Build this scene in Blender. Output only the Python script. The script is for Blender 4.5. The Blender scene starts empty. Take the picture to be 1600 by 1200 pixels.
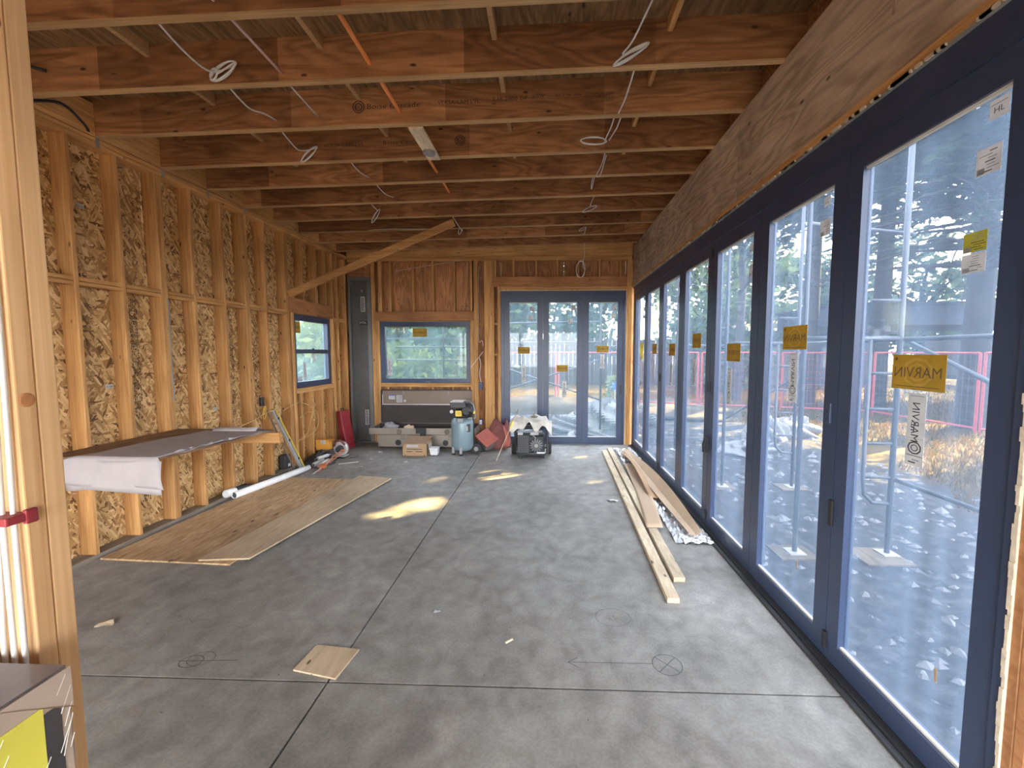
import bpy, bmesh, math, random
from mathutils import Vector, Matrix
random.seed(7)
S = bpy.context.scene
COL = S.collection
PI = math.pi

# ------------------------------------------------------------------ camera, sky, sun, exposure
CAM_H = 1.8217
cam_d = bpy.data.cameras.new('camera'); cam = bpy.data.objects.new('camera', cam_d); COL.objects.link(cam)
cam.location = (0, 0, CAM_H)
cam.rotation_euler = (PI/2 - 0.0745, 0, 0.0362)
cam_d.sensor_width = 36.0; cam_d.sensor_fit = 'HORIZONTAL'
cam_d.lens = 669.26 * 36.0 / 1600.0
cam_d.shift_x = -32.18 / 1600.0
cam_d.clip_start = 0.02; cam_d.clip_end = 500
S.camera = cam

SUN_AZ, SUN_EL = math.radians(60), math.radians(32)      # azimuth from +y towards +x
SUN_DIR = Vector((math.cos(SUN_EL)*math.sin(SUN_AZ), math.cos(SUN_EL)*math.cos(SUN_AZ), math.sin(SUN_EL)))
sun_d = bpy.data.lights.new('sun', 'SUN'); sun = bpy.data.objects.new('sun', sun_d); COL.objects.link(sun)
sun_d.energy = 28.0; sun_d.color = (1.0, 0.70, 0.27); sun_d.angle = math.radians(0.53)
sun.rotation_euler = SUN_DIR.to_track_quat('Z', 'Y').to_euler(); sun.location = (20, 12, 18)

world = bpy.data.worlds.new('sky'); S.world = world; world.use_nodes = True
wn = world.node_tree.nodes; wl = world.node_tree.links; wn.clear()
sky = wn.new('ShaderNodeTexSky'); sky.sky_type = 'NISHITA'; sky.sun_disc = False
sky.sun_elevation = SUN_EL; sky.sun_rotation = SUN_AZ; sky.air_density = 1.0; sky.dust_density = 2.0; sky.ozone_density = 1.0
mixw = wn.new('ShaderNodeMix'); mixw.data_type = 'RGBA'; mixw.inputs[0].default_value = 0.8
mixw.inputs[7].default_value = (7.6, 7.7, 7.8, 1)          # thin bright cloud veil
wl.new(sky.outputs[0], mixw.inputs[6])
bgw = wn.new('ShaderNodeBackground'); bgw.inputs[1].default_value = 0.55
wl.new(mixw.outputs[2], bgw.inputs[0])
wo = wn.new('ShaderNodeOutputWorld'); wl.new(bgw.outputs[0], wo.inputs[0])

S.view_settings.view_transform = 'Standard'; S.view_settings.look = 'None'
S.view_settings.gamma = 1.0; S.view_settings.use_curve_mapping = False
S.view_settings.exposure = 2.4
S.cycles.max_bounces = 10; S.cycles.diffuse_bounces = 6; S.cycles.transparent_max_bounces = 16

# ------------------------------------------------------------------ constants of the room
L, R, YF = -3.968, 1.634, 8.392          # left stud faces, right door face, far stud faces
GZ = -0.15                               # yard level
def jz(x): return 3.7183 + 0.0211*(x + 3)   # underside of the joists (slight roof slope)
JD = 0.31

# ------------------------------------------------------------------ materials
def mat_new(name):
    m = bpy.data.materials.new(name); m.use_nodes = True
    nt = m.node_tree; nt.nodes.clear()
    out = nt.nodes.new('ShaderNodeOutputMaterial')
    return m, nt.nodes, nt.links, out
def N(ns, t, **kw):
    n = ns.new(t)
    for k, v in kw.items():
        if k.startswith('i_'):
            key = k[2:]
            n.inputs[int(key) if key.isdigit() else key].default_value = v
        else: setattr(n, k, v)
    return n
def ramp(ns, stops):
    r = ns.new('ShaderNodeValToRGB'); e = r.color_ramp.elements
    while len(e) < len(stops): e.new(0.5)
    for i, (p, c) in enumerate(stops):
        e[i].position = p; e[i].color = (c[0], c[1], c[2], 1) if len(c) == 3 else c
    return r
def coords(ns, ls, scale=(1,1,1), rnd=True, rot=(0,0,0)):
    tc = ns.new('ShaderNodeTexCoord'); mp = ns.new('ShaderNodeMapping')
    mp.inputs['Scale'].default_value = scale; mp.inputs['Rotation'].default_value = rot
    if rnd:
        oi = ns.new('ShaderNodeObjectInfo')
        mu = N(ns, 'ShaderNodeMath', operation='MULTIPLY', i_1=37.0); ls.new(oi.outputs['Random'], mu.inputs[0])
        ad = ns.new('ShaderNodeVectorMath'); ad.operation = 'ADD'
        ls.new(tc.outputs['Object'], ad.inputs[0]); ls.new(mu.outputs[0], ad.inputs[1]); ls.new(ad.outputs[0], mp.inputs[0])
    else: ls.new(tc.outputs['Object'], mp.inputs[0])
    return mp.outputs[0]
def rand_tint(ns, ls, col_socket, lo=0.82, hi=1.15):
    oi = ns.new('ShaderNodeObjectInfo')
    mr = N(ns, 'ShaderNodeMapRange'); mr.inputs[3].default_value = lo; mr.inputs[4].default_value = hi
    ls.new(oi.outputs['Random'], mr.inputs[0])
    mx = ns.new('ShaderNodeMix'); mx.data_type = 'RGBA'; mx.blend_type = 'MULTIPLY'; mx.inputs[0].default_value = 1
    ls.new(col_socket, mx.inputs[6]); ls.new(mr.outputs[0], mx.inputs[7])
    return mx.outputs[2]
def mixc(ns, ls, fac, a, b, blend='MIX'):
    mx = ns.new('ShaderNodeMix'); mx.data_type = 'RGBA'; mx.blend_type = blend
    for s, v in ((0, fac), (6, a), (7, b)):
        if isinstance(v, (int, float)): mx.inputs[s].default_value = v
        elif isinstance(v, tuple): mx.inputs[s].default_value = (*v, 1) if len(v) == 3 else v
        else: ls.new(v, mx.inputs[s])
    return mx.outputs[2]
def finish(ns, ls, out, col, rough=0.7, metal=0.0, bump=None, bstr=0.2, spec=0.5):
    b = ns.new('ShaderNodeBsdfPrincipled')
    if isinstance(col, tuple): b.inputs['Base Color'].default_value = (*col, 1)
    else: ls.new(col, b.inputs['Base Color'])
    b.inputs['Roughness'].default_value = rough; b.inputs['Metallic'].default_value = metal
    b.inputs['Specular IOR Level'].default_value = spec
    if bump is not None:
        bp = ns.new('ShaderNodeBump'); bp.inputs['Strength'].default_value = bstr; bp.inputs['Distance'].default_value = 0.004
        ls.new(bump, bp.inputs['Height']); ls.new(bp.outputs[0], b.inputs['Normal'])
    ls.new(b.outputs[0], out.inputs[0]); return b
def wood(name, dark, light, axis=2, along=1.2, across=26, knots=0.0, tint=(0.82, 1.14), rough=0.72, veneer=0.0, figure=0.0):
    m, ns, ls, out = mat_new(name)
    sc = [across]*3; sc[axis] = along
    v = coords(ns, ls, tuple(sc))
    n1 = N(ns, 'ShaderNodeTexNoise'); n1.inputs['Scale'].default_value = 1.6; n1.inputs['Detail'].default_value = 5; n1.inputs['Distortion'].default_value = 0.9
    ls.new(v, n1.inputs['Vector'])
    r = ramp(ns, [(0.28, dark), (0.5, tuple((a+b)/2 for a, b in zip(dark, light))), (0.72, light)]); ls.new(n1.outputs['Fac'], r.inputs[0])
    n2 = N(ns, 'ShaderNodeTexNoise'); n2.inputs['Scale'].default_value = 1.3; n2.inputs['Detail'].default_value = 2
    ls.new(coords(ns, ls, (1, 1, 1)), n2.inputs['Vector'])
    r2 = ramp(ns, [(0.3, (0.72, 0.68, 0.64)), (0.7, (1.08, 1.06, 1.02))]); ls.new(n2.outputs['Fac'], r2.inputs[0])
    col = mixc(ns, ls, 1.0, r.outputs[0], r2.outputs[0], 'MULTIPLY')
    if veneer:
        sp = ns.new('ShaderNodeSeparateXYZ'); ls.new(coords(ns, ls, (veneer, veneer, veneer)), sp.inputs[0])
        fl_ = N(ns, 'ShaderNodeMath', operation='FLOOR'); ls.new(sp.outputs[axis], fl_.inputs[0])
        wn_ = N(ns, 'ShaderNodeTexWhiteNoise', noise_dimensions='1D'); ls.new(fl_.outputs[0], wn_.inputs['W'])
        vr = ramp(ns, [(0.0, (0.72, 0.70, 0.68)), (0.55, (1.0, 1.0, 1.0)), (1.0, (1.42, 1.5, 1.55))]); ls.new(wn_.outputs['Value'], vr.inputs[0])
        col = mixc(ns, ls, 1.0, col, vr.outputs[0], 'MULTIPLY')
    if figure:
        fs_ = [3.2]*3; fs_[axis] = 0.55
        nf = N(ns, 'ShaderNodeTexNoise'); nf.inputs['Scale'].default_value = 1.0; nf.inputs['Detail'].default_value = 2.5; nf.inputs['Distortion'].default_value = 0.4
        ls.new(coords(ns, ls, tuple(fs_)), nf.inputs['Vector'])
        mu_ = N(ns, 'ShaderNodeMath', operation='MULTIPLY', i_1=85.0); ls.new(nf.outputs['Fac'], mu_.inputs[0])
        sn_ = N(ns, 'ShaderNodeMath', operation='SINE'); ls.new(mu_.outputs[0], sn_.inputs[0])
        wv = N(ns, 'ShaderNodeMath', operation='MULTIPLY_ADD', i_1=0.5, i_2=0.5); ls.new(sn_.outputs[0], wv.inputs[0])
        fr_ = ramp(ns, [(0.0, (1-figure,)*3), (0.5, (1, 1, 1)), (1.0, (1+figure*.6,)*3)]); ls.new(wv.outputs[0], fr_.inputs[0])
        col = mixc(ns, ls, 1.0, col, fr_.outputs[0], 'MULTIPLY')
    if knots:
        ks = [7.0]*3; ks[axis] = 3.2
        vo = N(ns, 'ShaderNodeTexVoronoi'); vo.inputs['Scale'].default_value = 1.0
        ls.new(coords(ns, ls, tuple(ks)), vo.inputs['Vector'])
        kr = ramp(ns, [(0.05, (1, 1, 1)), (0.05 + knots, (0, 0, 0))]); ls.new(vo.outputs['Distance'], kr.inputs[0])
        col = mixc(ns, ls, kr.outputs[0], col, tuple(c*0.28 for c in dark))
    col = rand_tint(ns, ls, col, *tint)
    finish(ns, ls, out, col, rough, bump=n1.outputs['Fac'], bstr=0.15, spec=0.3)
    return m
def plain(name, col, rough=0.5, metal=0.0, var=0.12, scale=6.0, bstr=0.05, spec=0.5):
    m, ns, ls, out = mat_new(name)
    n = N(ns, 'ShaderNodeTexNoise'); n.inputs['Scale'].default_value = scale; n.inputs['Detail'].default_value = 4
    ls.new(coords(ns, ls), n.inputs['Vector'])
    r = ramp(ns, [(0.25, tuple(c*(1-var) for c in col)), (0.75, tuple(min(1, c*(1+var)) for c in col))]); ls.new(n.outputs['Fac'], r.inputs[0])
    finish(ns, ls, out, r.outputs[0], rough, metal, n.outputs['Fac'], bstr, spec)
    return m
def osb(name, pal):
    m, ns, ls, out = mat_new(name)
    layers = []
    for k, a in enumerate((0.5, 1.55, 2.6)):
        # rotate in the sheet plane (y,z) then stretch
        tc = ns.new('ShaderNodeTexCoord')
        rt = N(ns, 'ShaderNodeVectorRotate', rotation_type='X_AXIS'); rt.inputs['Angle'].default_value = a
        ls.new(tc.outputs['Object'], rt.inputs['Vector'])
        mp = ns.new('ShaderNodeMapping'); mp.inputs['Scale'].default_value = (1.0, 46, 11); mp.inputs['Location'].default_value = (k*3.1, k*7.7, k*1.3)
        ls.new(rt.outputs[0], mp.inputs[0])
        nz = N(ns, 'ShaderNodeTexNoise'); nz.inputs['Scale'].default_value = 1.2; ls.new(mp.outputs[0], nz.inputs['Vector'])
        ad = ns.new('ShaderNodeVectorMath'); ad.operation = 'ADD'; ls.new(mp.outputs[0], ad.inputs[0]); ls.new(nz.outputs['Color'], ad.inputs[1])
        vo = N(ns, 'ShaderNodeTexVoronoi'); vo.inputs['Scale'].default_value = 1.0; ls.new(ad.outputs[0], vo.inputs['Vector'])
        sp = ns.new('ShaderNodeSeparateColor'); ls.new(vo.outputs['Color'], sp.inputs[0])
        layers.append((sp.outputs[0], sp.outputs[1]))
    # show the layer whose flake lies on top
    gt = N(ns, 'ShaderNodeMath', operation='GREATER_THAN'); ls.new(layers[0][1], gt.inputs[0]); ls.new(layers[1][1], gt.inputs[1])
    f = N(ns, 'ShaderNodeMix'); ls.new(gt.outputs[0], f.inputs[0]); ls.new(layers[1][0], f.inputs[2]); ls.new(layers[0][0], f.inputs[3])
    gt2 = N(ns, 'ShaderNodeMath', operation='GREATER_THAN'); ls.new(layers[2][1], gt2.inputs[0]); gt2.inputs[1].default_value = 0.6
    f2 = N(ns, 'ShaderNodeMix'); ls.new(gt2.outputs[0], f2.inputs[0]); ls.new(f.outputs[0], f2.inputs[2]); ls.new(layers[2][0], f2.inputs[3])
    r = ramp(ns, [(0.03, pal[0]), (0.16, pal[1]), (0.55, pal[2]), (0.92, pal[3])]); ls.new(f2.outputs[0], r.inputs[0])
    finish(ns, ls, out, r.outputs[0], 0.6, bump=f2.outputs[0], bstr=0.35, spec=0.35)
    return m
def plywood(name, dark, light, axis=0, knots=0.06, figure=0.2):
    return wood(name, dark, light, axis=axis, along=2.0, across=14, knots=knots, tint=(0.82, 1.12), rough=0.75, figure=figure)
def concrete(name):
    m, ns, ls, out = mat_new(name)
    v = coords(ns, ls, (1, 1, 1), rnd=False)
    def nz(s, d, dist=0.0):
        n = N(ns, 'ShaderNodeTexNoise'); n.inputs['Scale'].default_value = s; n.inputs['Detail'].default_value = d; n.inputs['Distortion'].default_value = dist
        ls.new(v, n.inputs['Vector']); return n.outputs['Fac']
    a = ramp(ns, [(0.3, (0.225, 0.216, 0.20)), (0.5, (0.285, 0.275, 0.256)), (0.7, (0.34, 0.33, 0.31))]); ls.new(nz(1.1, 9, 0.6), a.inputs[0])
    b = ramp(ns, [(0.35, (0.82, 0.81, 0.80)), (0.65, (1.08, 1.08, 1.08))]); ls.new(nz(7, 7, 0.4), b.inputs[0])
    c = ramp(ns, [(0.4, (0.9, 0.9, 0.9)), (0.6, (1.04, 1.04, 1.04))]); ls.new(nz(60, 4), c.inputs[0])
    col = mixc(ns, ls, 1.0, a.outputs[0], b.outputs[0], 'MULTIPLY'); col = mixc(ns, ls, 1.0, col, c.outputs[0], 'MULTIPLY')
    # swirling trowel streaks
    w = N(ns, 'ShaderNodeTexWave', wave_type='BANDS'); w.inputs['Scale'].default_value = 1.4; w.inputs['Distortion'].default_value = 14; w.inputs['Detail'].default_value = 4; w.inputs['Detail Scale'].default_value = 1.6
    ls.new(v, w.inputs['Vector'])
    wr = ramp(ns, [(0.0, (0.93, 0.93, 0.93)), (0.5, (1.0, 1.0, 1.0)), (1.0, (1.05, 1.05, 1.04))]); ls.new(w.outputs['Fac'], wr.inputs[0])
    col = mixc(ns, ls, 1.0, col, wr.outputs[0], 'MULTIPLY')
    # pinholes and droppings
    vo = N(ns, 'ShaderNodeTexVoronoi'); vo.inputs['Scale'].default_value = 5.5; ls.new(v, vo.inputs['Vector'])
    vr = ramp(ns, [(0.022, (1, 1, 1)), (0.034, (0, 0, 0))]); ls.new(vo.outputs['Distance'], vr.inputs[0])
    col = mixc(ns, ls, vr.outputs[0], col, (0.09, 0.085, 0.08))
    finish(ns, ls, out, col, 0.62, bump=nz(30, 6), bstr=0.12, spec=0.35)
    return m
def film_glass(name, veil=0.16, tint=(0.63, 0.65, 0.68), axis=1, vcol=(0.50, 0.70, 1.0)):
    """double glazing still under its protective film: clear with a thin scattering film in upright strips"""
    m, ns, ls, out = mat_new(name)
    sc = [0.4]*3; sc[axis] = 7.0; sc[2] = 0.15
    n = N(ns, 'ShaderNodeTexNoise'); n.inputs['Scale'].default_value = 1.0; n.inputs['Detail'].default_value = 3
    ls.new(coords(ns, ls, tuple(sc)), n.inputs['Vector'])
    mr = N(ns, 'ShaderNodeMapRange'); mr.inputs[1].default_value = 0.3; mr.inputs[2].default_value = 0.7
    mr.inputs[3].default_value = veil*0.6; mr.inputs[4].default_value = veil*1.5; ls.new(n.outputs['Fac'], mr.inputs[0])
    tr = ns.new('ShaderNodeBsdfTransparent'); tr.inputs[0].default_value = (*tint, 1)
    tl = ns.new('ShaderNodeBsdfTranslucent'); tl.inputs[0].default_value = (*vcol, 1)
    mx = ns.new('ShaderNodeMixShader'); ls.new(mr.outputs[0], mx.inputs[0]); ls.new(tr.outputs[0], mx.inputs[1]); ls.new(tl.outputs[0], mx.inputs[2])
    gl = ns.new('ShaderNodeBsdfGlossy'); gl.inputs['Roughness'].default_value = 0.02
    fr = ns.new('ShaderNodeLayerWeight'); fr.inputs[0].default_value = 0.5
    pw = N(ns, 'ShaderNodeMath', operation='POWER', i_1=5.0); ls.new(fr.outputs['Facing'], pw.inputs[0])
    ml = N(ns, 'ShaderNodeMath', operation='MULTIPLY_ADD', i_1=0.35, i_2=0.02); ls.new(pw.outputs[0], ml.inputs[0])
    mx2 = ns.new('ShaderNodeMixShader'); ls.new(ml.outputs[0], mx2.inputs[0]); ls.new(mx.outputs[0], mx2.inputs[1]); ls.new(gl.outputs[0], mx2.inputs[2])
    ls.new(mx2.outputs[0], out.inputs[0]); return m
def leaf_mat(name, a, b, trans=0.35):
    m, ns, ls, out = mat_new(name)
    n = N(ns, 'ShaderNodeTexNoise'); n.inputs['Scale'].default_value = 1.7; n.inputs['Detail'].default_value = 3
    ls.new(coords(ns, ls), n.inputs['Vector'])
    r = ramp(ns, [(0.3, a), (0.7, b)]); ls.new(n.outputs['Fac'], r.inputs[0])
    d = ns.new('ShaderNodeBsdfDiffuse'); t = ns.new('ShaderNodeBsdfTranslucent')
    ls.new(r.outputs[0], d.inputs[0]); ls.new(r.outputs[0], t.inputs[0])
    mx = ns.new('ShaderNodeMixShader'); mx.inputs[0].default_value = trans; ls.new(d.outputs[0], mx.inputs[1]); ls.new(t.outputs[0], mx.inputs[2])
    ls.new(mx.outputs[0], out.inputs[0]); return m
def ground_mat(name):
    m, ns, ls, out = mat_new(name)
    v = coords(ns, ls, (1, 1, 1), rnd=False)
    def nz(s, d):
        n = N(ns, 'ShaderNodeTexNoise'); n.inputs['Scale'].default_value = s; n.inputs['Detail'].default_value = d; ls.new(v, n.inputs['Vector']); return n.outputs['Fac']
    grit = ramp(ns, [(0.3, (0.020, 0.021, 0.023)), (0.55, (0.036, 0.037, 0.040)), (0.75, (0.075, 0.076, 0.08))]); ls.new(nz(9, 8), grit.inputs[0])
    fine = ramp(ns, [(0.3, (0.6, 0.6, 0.6)), (0.7, (1.25, 1.25, 1.25))]); ls.new(nz(55, 4), fine.inputs[0])
    g1 = mixc(ns, ls, 1.0, grit.outputs[0], fine.outputs[0], 'MULTIPLY')
    straw = ramp(ns, [(0.3, (0.045, 0.028, 0.007)), (0.6, (0.075, 0.050, 0.014)), (0.8, (0.05, 0.045, 0.012))]); ls.new(nz(1.3, 7), straw.inputs[0])
    g2 = mixc(ns, ls, 1.0, straw.outputs[0], fine.outputs[0], 'MULTIPLY')
    # dry grass starts a few metres off the building
    sp = ns.new('ShaderNodeSeparateXYZ'); ls.new(v, sp.inputs[0])
    mr = N(ns, 'ShaderNodeMapRange'); mr.inputs[1].default_value = 5.0; mr.inputs[2].default_value = 6.6; ls.new(sp.outputs[0], mr.inputs[0])
    my = N(ns, 'ShaderNodeMapRange'); my.inputs[1].default_value = 17.5; my.inputs[2].default_value = 19.0; ls.new(sp.outputs[1], my.inputs[0])
    mm = N(ns, 'ShaderNodeMath', operation='MAXIMUM'); ls.new(mr.outputs[0], mm.inputs[0]); ls.new(my.outputs[0], mm.inputs[1])
    ad = N(ns, 'ShaderNodeMath', operation='ADD'); ls.new(mm.outputs[0], ad.inputs[0])
    sb = N(ns, 'ShaderNodeMath', operation='SUBTRACT', i_1=0.5); ls.new(nz(1.1, 5), sb.inputs[0]); ls.new(sb.outputs[0], ad.inputs[1])
    st = N(ns, 'ShaderNodeMapRange'); st.inputs[1].default_value = 0.35; st.inputs[2].default_value = 0.65; ls.new(ad.outputs[0], st.inputs[0])
    col = mixc(ns, ls, st.outputs[0], g1, g2)
    finish(ns, ls, out, col, 0.95, bump=nz(22, 6), bstr=0.6, spec=0.1)
    return m
def paper_mat(name, col, trans=0.5):
    m, ns, ls, out = mat_new(name)
    n = N(ns, 'ShaderNodeTexNoise'); n.inputs['Scale'].default_value = 14; ls.new(coords(ns, ls), n.inputs['Vector'])
    r = ramp(ns, [(0.3, tuple(c*.9 for c in col)), (0.7, tuple(min(1, c*1.1) for c in col))]); ls.new(n.outputs['Fac'], r.inputs[0])
    d = ns.new('ShaderNodeBsdfDiffuse'); t = ns.new('ShaderNodeBsdfTranslucent'); ls.new(r.outputs[0], d.inputs[0]); ls.new(r.outputs[0], t.inputs[0])
    mx = ns.new('ShaderNodeMixShader'); mx.inputs[0].default_value = trans; ls.new(d.outputs[0], mx.inputs[1]); ls.new(t.outputs[0], mx.inputs[2])
    ls.new(mx.outputs[0], out.inputs[0]); return m
def diamond_plate(name, col):
    m, ns, ls, out = mat_new(name)
    v = coords(ns, ls, (1, 1, 1), rnd=False, rot=(0, math.radians(45), 0))
    ch = N(ns, 'ShaderNodeTexChecker'); ch.inputs['Scale'].default_value = 60; ch.inputs[1].default_value = (*[c*0.8 for c in col], 1); ch.inputs[2].default_value = (*[c*1.15 for c in col], 1)
    ls.new(v, ch.inputs[0])
    finish(ns, ls, out, ch.outputs[0], 0.45, 0.35, ch.outputs[1], 0.3)
    return m

M = {}
# framing lumber (fir), one grain direction each
FIR_D, FIR_L = (0.46, 0.22, 0.075), (0.74, 0.44, 0.185)
for ax, k in enumerate('xyz'): M['fir_'+k] = wood('fir lumber grain '+k, FIR_D, FIR_L, axis=ax, knots=0.05)
LV_D, LV_L = (0.25, 0.105, 0.043), (0.44, 0.205, 0.088)
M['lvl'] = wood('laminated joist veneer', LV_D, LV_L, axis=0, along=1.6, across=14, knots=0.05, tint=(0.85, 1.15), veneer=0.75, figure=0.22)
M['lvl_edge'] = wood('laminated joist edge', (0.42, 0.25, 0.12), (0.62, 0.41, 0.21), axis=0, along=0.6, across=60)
M['header'] = wood('header lumber', (0.36, 0.155, 0.065), (0.52, 0.26, 0.115), axis=0, along=1.5, across=16, knots=0.04)
M['header_y'] = wood('header lumber y', (0.36, 0.155, 0.065), (0.52, 0.26, 0.115), axis=1, along=1.5, across=16, knots=0.04)
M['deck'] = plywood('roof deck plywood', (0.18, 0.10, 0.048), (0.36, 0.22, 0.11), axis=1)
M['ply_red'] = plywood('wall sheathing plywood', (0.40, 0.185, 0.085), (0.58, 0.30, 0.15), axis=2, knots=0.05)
M['ply_beam'] = plywood('beam face plywood', (0.50, 0.37, 0.28), (0.68, 0.53, 0.42), axis=1, knots=0.05)
M['ply_floor'] = wood('loose plywood sheet', (0.36, 0.22, 0.11), (0.72, 0.53, 0.33), axis=1, along=3.0, across=22, knots=0.09, tint=(1, 1.05))
M['ply_pale'] = plywood('pale plywood strip', (0.52, 0.40, 0.265), (0.66, 0.54, 0.39), axis=1, knots=0.03, figure=0.05)
M['ply_shelf'] = plywood('bench plywood', (0.20, 0.12, 0.07), (0.34, 0.21, 0.12), axis=1, knots=0.04)
M['pad_ply'] = plywood('scaffold pad plywood', (0.085, 0.066, 0.042), (0.13, 0.10, 0.068), axis=1, knots=0.03)
M['pine_pale'] = wood('pale pine lumber', (0.56, 0.45, 0.31), (0.80, 0.70, 0.53), axis=1, along=3, across=18, knots=0.07)
M['post_fir'] = wood('foreground fir stud', (0.60, 0.36, 0.165), (0.84, 0.60, 0.35), axis=2, along=0.5, across=30, knots=0.03, tint=(.95, 1.05))
M['osb'] = osb('oriented strand board', [(0.15, 0.07, 0.025), (0.34, 0.18, 0.065), (0.58, 0.36, 0.15), (0.78, 0.56, 0.29)])
M['plate'] = wood('dusty sill plate', (0.24, 0.20, 0.16), (0.36, 0.31, 0.25), axis=1)
M['concrete'] = concrete('concrete slab')
M['joint'] = plain('joint dirt', (0.02, 0.019, 0.018), 0.95)
M['frame'] = plain('dark aluminium with flare blue', (0.036, 0.052, 0.102), 0.34, 0.0, 0.1, 3.0, 0.02)  # blue of the lens flare is put into this base colour
M['track'] = plain('anodised door track', (0.05, 0.05, 0.055), 0.45, 0.3)
M['bead'] = plain('pale glazing bead', (0.62, 0.60, 0.56), 0.6)
M['foam'] = plain('expanding foam seal', (0.62, 0.52, 0.40), 0.9, 0, 0.2, 40, 0.4)
M['glass_r'] = film_glass('filmed glazing right', 0.042, axis=1)
M['glass_f'] = film_glass('filmed glazing far', 0.055, axis=0, vcol=(0.55, 0.80, 1.0))
M['glass_w'] = film_glass('window glazing', 0.045, axis=0, vcol=(0.55, 0.85, 0.95))
M['steel'] = plain('grey painted steel', (0.16, 0.155, 0.15), 0.55, 0.1, 0.15, 2.0)
M['steel_dark'] = plain('dark steel recess', (0.10, 0.098, 0.095), 0.55, 0.1)
M['galv'] = plain('galvanised steel', (0.30, 0.29, 0.27), 0.5, 0.15)
M['white_p'] = plain('white plastic', (0.78, 0.78, 0.79), 0.45)
M['cable'] = plain('white cable jacket', (0.66, 0.63, 0.60), 0.5, 0, 0.05)
M['cable_tan'] = plain('tan cable jacket', (0.62, 0.42, 0.18), 0.6)
M['cable_pink'] = plain('pink tubing', (0.60, 0.38, 0.36), 0.5)
M['orange'] = plain('orange conduit', (0.80, 0.27, 0.07), 0.5, 0, 0.06)
M['red'] = plain('red plastic', (0.26, 0.020, 0.028), 0.45, 0, 0.25, 18, .2)
M['red_fence'] = plain('red painted tube', (0.26, 0.028, 0.035), 0.5)
M['black'] = plain('black plastic', (0.018, 0.018, 0.02), 0.45)
M['black_rub'] = plain('black rubber', (0.03, 0.03, 0.03), 0.8)
M['grey_d'] = plain('dark grey plastic', (0.05, 0.05, 0.055), 0.5)
M['grey_m'] = plain('mid grey plastic', (0.26, 0.26, 0.27), 0.55)
M['teal'] = plain('teal tank paint', (0.21, 0.29, 0.325), 0.32, 0.1, 0.05)
M['yellow'] = plain('yellow plastic', (0.80, 0.58, 0.06), 0.45)
M['carton_o'] = plain('orange carton print', (0.66, 0.30, 0.04), 0.6)
M['yellow_l'] = plain('lime yellow print', (0.72, 0.70, 0.10), 0.5)
M['mar_y'] = paper_mat('amber label paper', (0.46, 0.31, 0.06), 0.4)
M['mar_l'] = paper_mat('amber label pale print', (0.56, 0.38, 0.10), 0.4)
M['paper'] = paper_mat('white label paper', (0.62, 0.61, 0.60), 0.35)
M['note_y'] = paper_mat('yellow notice paper', (0.46, 0.42, 0.09), 0.4)
M['ink'] = plain('black ink', (0.03, 0.028, 0.03), 0.7)
M['ink_wood'] = plain('stamp ink', (0.055, 0.03, 0.02), 0.8)
M['ink_gold'] = plain('brown ink', (0.13, 0.075, 0.03), 0.7)
M['ink_grey'] = plain('grey ink', (0.25, 0.26, 0.30), 0.7)
M['ink_blue'] = plain('blue ink', (0.10, 0.12, 0.42), 0.6)
M['pencil'] = plain('pencil line', (0.10, 0.10, 0.105), 0.8)
M['kraft'] = plain('grey masking paper', (0.46, 0.42, 0.42), 0.85, 0, 0.08, 4, 0.15)
M['card'] = plain('corrugated cardboard', (0.42, 0.27, 0.15), 0.85, 0, 0.08, 3, 0.1)
M['card_l'] = plain('pale cardboard', (0.52, 0.38, 0.26), 0.8, 0, 0.07, 3, 0.1)
M['card_d'] = plain('cardboard inside', (0.27, 0.17, 0.10), 0.85)
M['wrap'] = plain('stretch wrap over cardboard', (0.46, 0.38, 0.32), 0.22, 0, 0.15, 9, 0.5, 0.8)
M['wrap_d'] = plain('grey box top', (0.16, 0.14, 0.15), 0.25, 0, 0.2, 5, 0.4, 0.8)
M['wrap_s'] = plain('stretch wrap crease', (0.75, 0.73, 0.70), 0.15, 0, 0.1, 9, 0.1, 0.9)
M['foil'] = plain('crinkled bubble foil', (0.62, 0.63, 0.64), 0.18, 0.55, 0.2, 35, 1.0)
M['clear_film'] = plain('milky plastic film', (0.72, 0.73, 0.74), 0.25, 0, 0.1, 18, 0.6)
M['alu'] = diamond_plate('tread plate aluminium', (0.30, 0.265, 0.225))
M['alu_s'] = plain('smooth aluminium lid', (0.20, 0.15, 0.115), 0.5, 0.25, 0.08, 2)
M['alu_d'] = plain('box lid lining', (0.045, 0.036, 0.034), 0.75, 0.0)
M['canvas'] = plain('dusty drop cloth', (0.56, 0.52, 0.46), 0.9, 0, 0.18, 14, 0.5)
M['maroon'] = plain('maroon woven bag', (0.22, 0.075, 0.07), 0.8, 0, 0.25, 7, 0.3)
M['red_lid'] = plain('faded red lid', (0.52, 0.16, 0.13), 0.55)
M['bin_grey'] = plain('translucent grey tub', (0.22, 0.20, 0.20), 0.5, 0, 0.3, 8)
M['blue_box'] = plain('blue outlet box', (0.06, 0.09, 0.30), 0.5)
M['silver'] = plain('silver tube', (0.62, 0.62, 0.63), 0.35, 0.4)
M['rust'] = plain('orange rust paint', (0.55, 0.16, 0.06), 0.5)
M['bronze'] = plain('weathered pole', (0.16, 0.13, 0.10), 0.6)
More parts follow.
